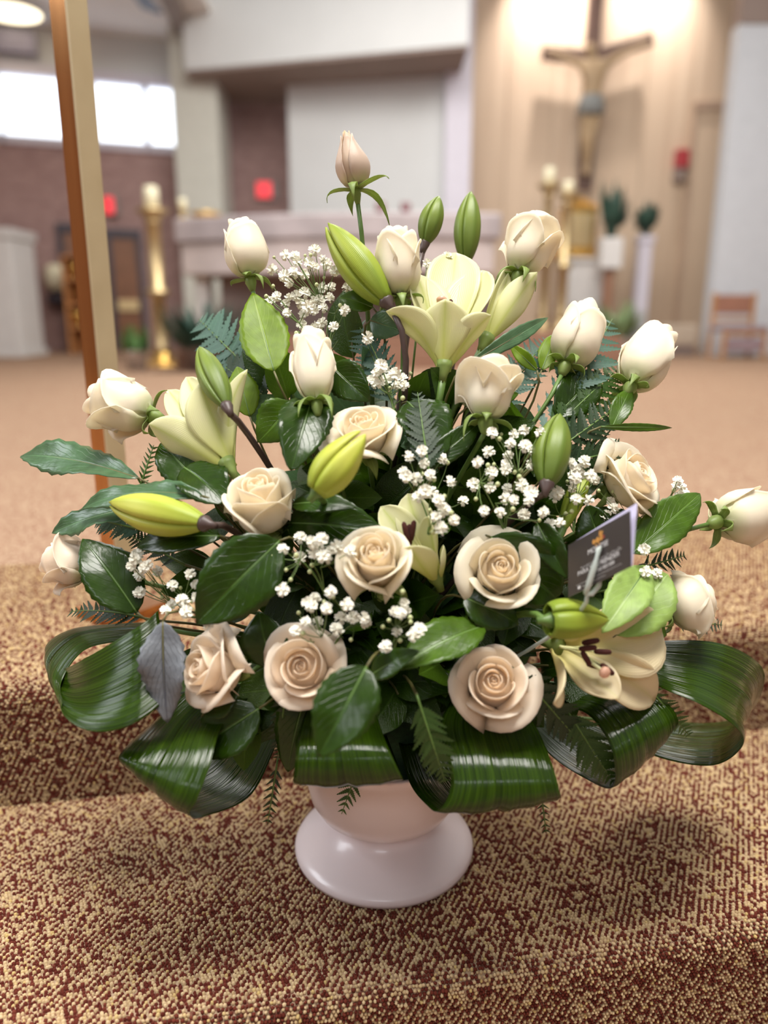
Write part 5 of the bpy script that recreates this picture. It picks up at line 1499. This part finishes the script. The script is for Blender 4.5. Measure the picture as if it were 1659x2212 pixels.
for i, (e, lab) in enumerate([((1040, 960), 'inner branch of dark leaves below the ragged rose'), ((880, 960), 'inner branch of dark leaves beside the small blossom sprig'), ((1050, 1060), 'inner branch of dark leaves behind the largest blossom sprig'),
                              ((820, 1100), 'inner branch of dark leaves under the central rose'), ((740, 1380), 'inner branch of dark leaves under the low central rose'), ((960, 1440), 'inner branch of dark leaves beside the lowest rose'), ((1240, 1240), 'inner branch of dark leaves left of the card'), ((900, 830), 'inner branch of dark leaves left of the upper lily stem'), ((1010, 850), 'inner branch of dark leaves right of the upper lily stem'), ((1160, 930), 'inner branch of dark leaves above the olive lily bud')]):
    branch(lab, e, 460 + i, n=16, mats=('dark', 'dark', 'mid'), off=.10, size=.075)

# ---------------------------------------------------------------- card on a clear pick
def card():
    O = P(1228, 1290, .632); xr = P(1364, 1224, .585); yt = P(1228, 1178, .652)
    ex, ey = xr - O, yt - O
    wx, hy = np.linalg.norm(ex), np.linalg.norm(ey); ux, uy = ex / wx, ey / hy
    un = unit(np.cross(ux, uy))
    if np.dot(un, to_cam(O)) < 0: un = -un
    t = thing('gift_card', 'folded black gift card with gold emblem at the right of bouquet', 'card', O)
    c = [O, O + ex, O + ex + ey, O + ey]
    def sheet(q, th, name, mat):
        V = [p + un * th for p in q] + [p for p in q]
        return mk(name, V, [(0, 1, 2, 3), (7, 6, 5, 4), (0, 4, 5, 1), (1, 5, 6, 2), (2, 6, 7, 3), (3, 7, 4, 0)], mat, t, smooth=False)
    front = sheet(c, .0004, 'front_cover', M['card'])
    back = [p - un * .0006 + (uy * .004 - un * .004) * f for p, f in zip(c, (0, .2, 1.9, .0))]
    sheet(back, .0004, 'back_cover', M['card_white'])
    def at(a, b_, lift=.0007): return O + ux * wx * a + uy * hy * b_ + un * lift
    Rm = Matrix(((ux[0], uy[0], un[0]), (ux[1], uy[1], un[1]), (ux[2], uy[2], un[2])))
    def text(s, a, b_, size, mat, name):
        fc_ = bpy.data.curves.new('t', 'FONT'); fc_.body = s; fc_.size = size; fc_.align_x = 'CENTER'; fc_.extrude = .00004
        to = bpy.data.objects.new('t', fc_); col.objects.link(to)
        bpy.context.view_layer.update()
        me = bpy.data.meshes.new_from_object(to.evaluated_get(bpy.context.evaluated_depsgraph_get()))
        bpy.data.objects.remove(to); me.name = name
        co = np.empty(len(me.vertices) * 3, np.float32); me.vertices.foreach_get('co', co); co = co.reshape(-1, 3)
        W_ = at(a, b_)[None] + co[:, :1] * ux + co[:, 1:2] * uy + co[:, 2:3] * un - BASE[t.name]
        me.vertices.foreach_set('co', W_.astype(np.float32).ravel()); me.update(); me.materials.clear(); me.materials.append(mat)
        o = bpy.data.objects.new(name, me); col.objects.link(o); o.parent = front
        return o
    text('MONTSE', .50, .60, .0062, M['ink_white'], 'printed_name')
    text('PARA SORPRENDER', .50, .30, .0056, M['ink_white'], 'printed_line')
    text('242 802 808', .62, .20, .0040, M['ink_white'], 'printed_line')
    def squiggle(a0, a1, b_, amp, waves, th):
        n_ = waves * 8
        pts = [at(a0 + (a1 - a0) * i / n_, b_ + amp * math.sin(i * math.pi / 4) * (1 + .5 * math.sin(i * .37)), .0006) for i in range(n_ + 1)]
        mk('printed_script', *tube(pts, th, 4), M['ink_white'], front)
    squiggle(.22, .86, .42, .022, 14, .00012)
    squiggle(.14, .86, .135, .008, 22, .00011)
    squiggle(.24, .62, .07, .008, 13, .00011)
    mk('printed_mark', [at(.17, .05), at(.215, .05), at(.215, .105), at(.17, .105)], [(0, 1, 2, 3)], M['ink_white'], front, smooth=False)
    # emblem: a little bouquet of petals
    for (a, b_, da, db, w_, m_) in ((.455, .74, -.03, .10, .0045, 'ink_gold'), (.50, .73, .0, .12, .005, 'ink_gold'), (.54, .75, .035, .10, .0042, 'ink_gold'), (.575, .77, .03, .05, .0042, 'ink_rust'),
                                    (.52, .85, .07, .06, .003, 'ink_gold'), (.53, .86, .01, .09, .002, 'ink_gold'), (.48, .72, -.01, -.04, .002, 'ink_gold'), (.52, .72, .01, -.04, .002, 'ink_gold')):
        V, Fc, UV, _ = blade(at(a, b_), at(a + da, b_ + db), w_, un, nu=3, nv=7)
        mk('emblem_petal', V, Fc, M[m_], front, UV)
    # clear pick gripping the card
    k_ = thing('card_pick', 'clear plastic pick holding up the black gift card', 'pick', at(.42, -.1))
    pts = [at(.33, -.12, .003), at(.40, .02, .004), at(.49, .30, .004), at(.555, .56, .0035), at(.57, .62, .0022)]
    V, Fc = tube(np.array(pts), [.0022, .0026, .0027, .0024, .0008], 10)
    mk('tine', V, Fc, M['plastic'], k_)
    pts2 = [at(.33, -.12, .003), at(.36, -.13, -.002), at(.42, .0, -.006), at(.54, .5, -.006)]
    mk('tine', *tube(np.array(pts2), [.0022, .0024, .0022, .0012], 8), M['plastic'], k_)
    mk('stake', *tube(bez(at(.33, -.12, .001), at(.2, -.6, -.02), HUB + [.03, -.02, 0], 10), .0018, 8), M['plastic'], k_)
card()
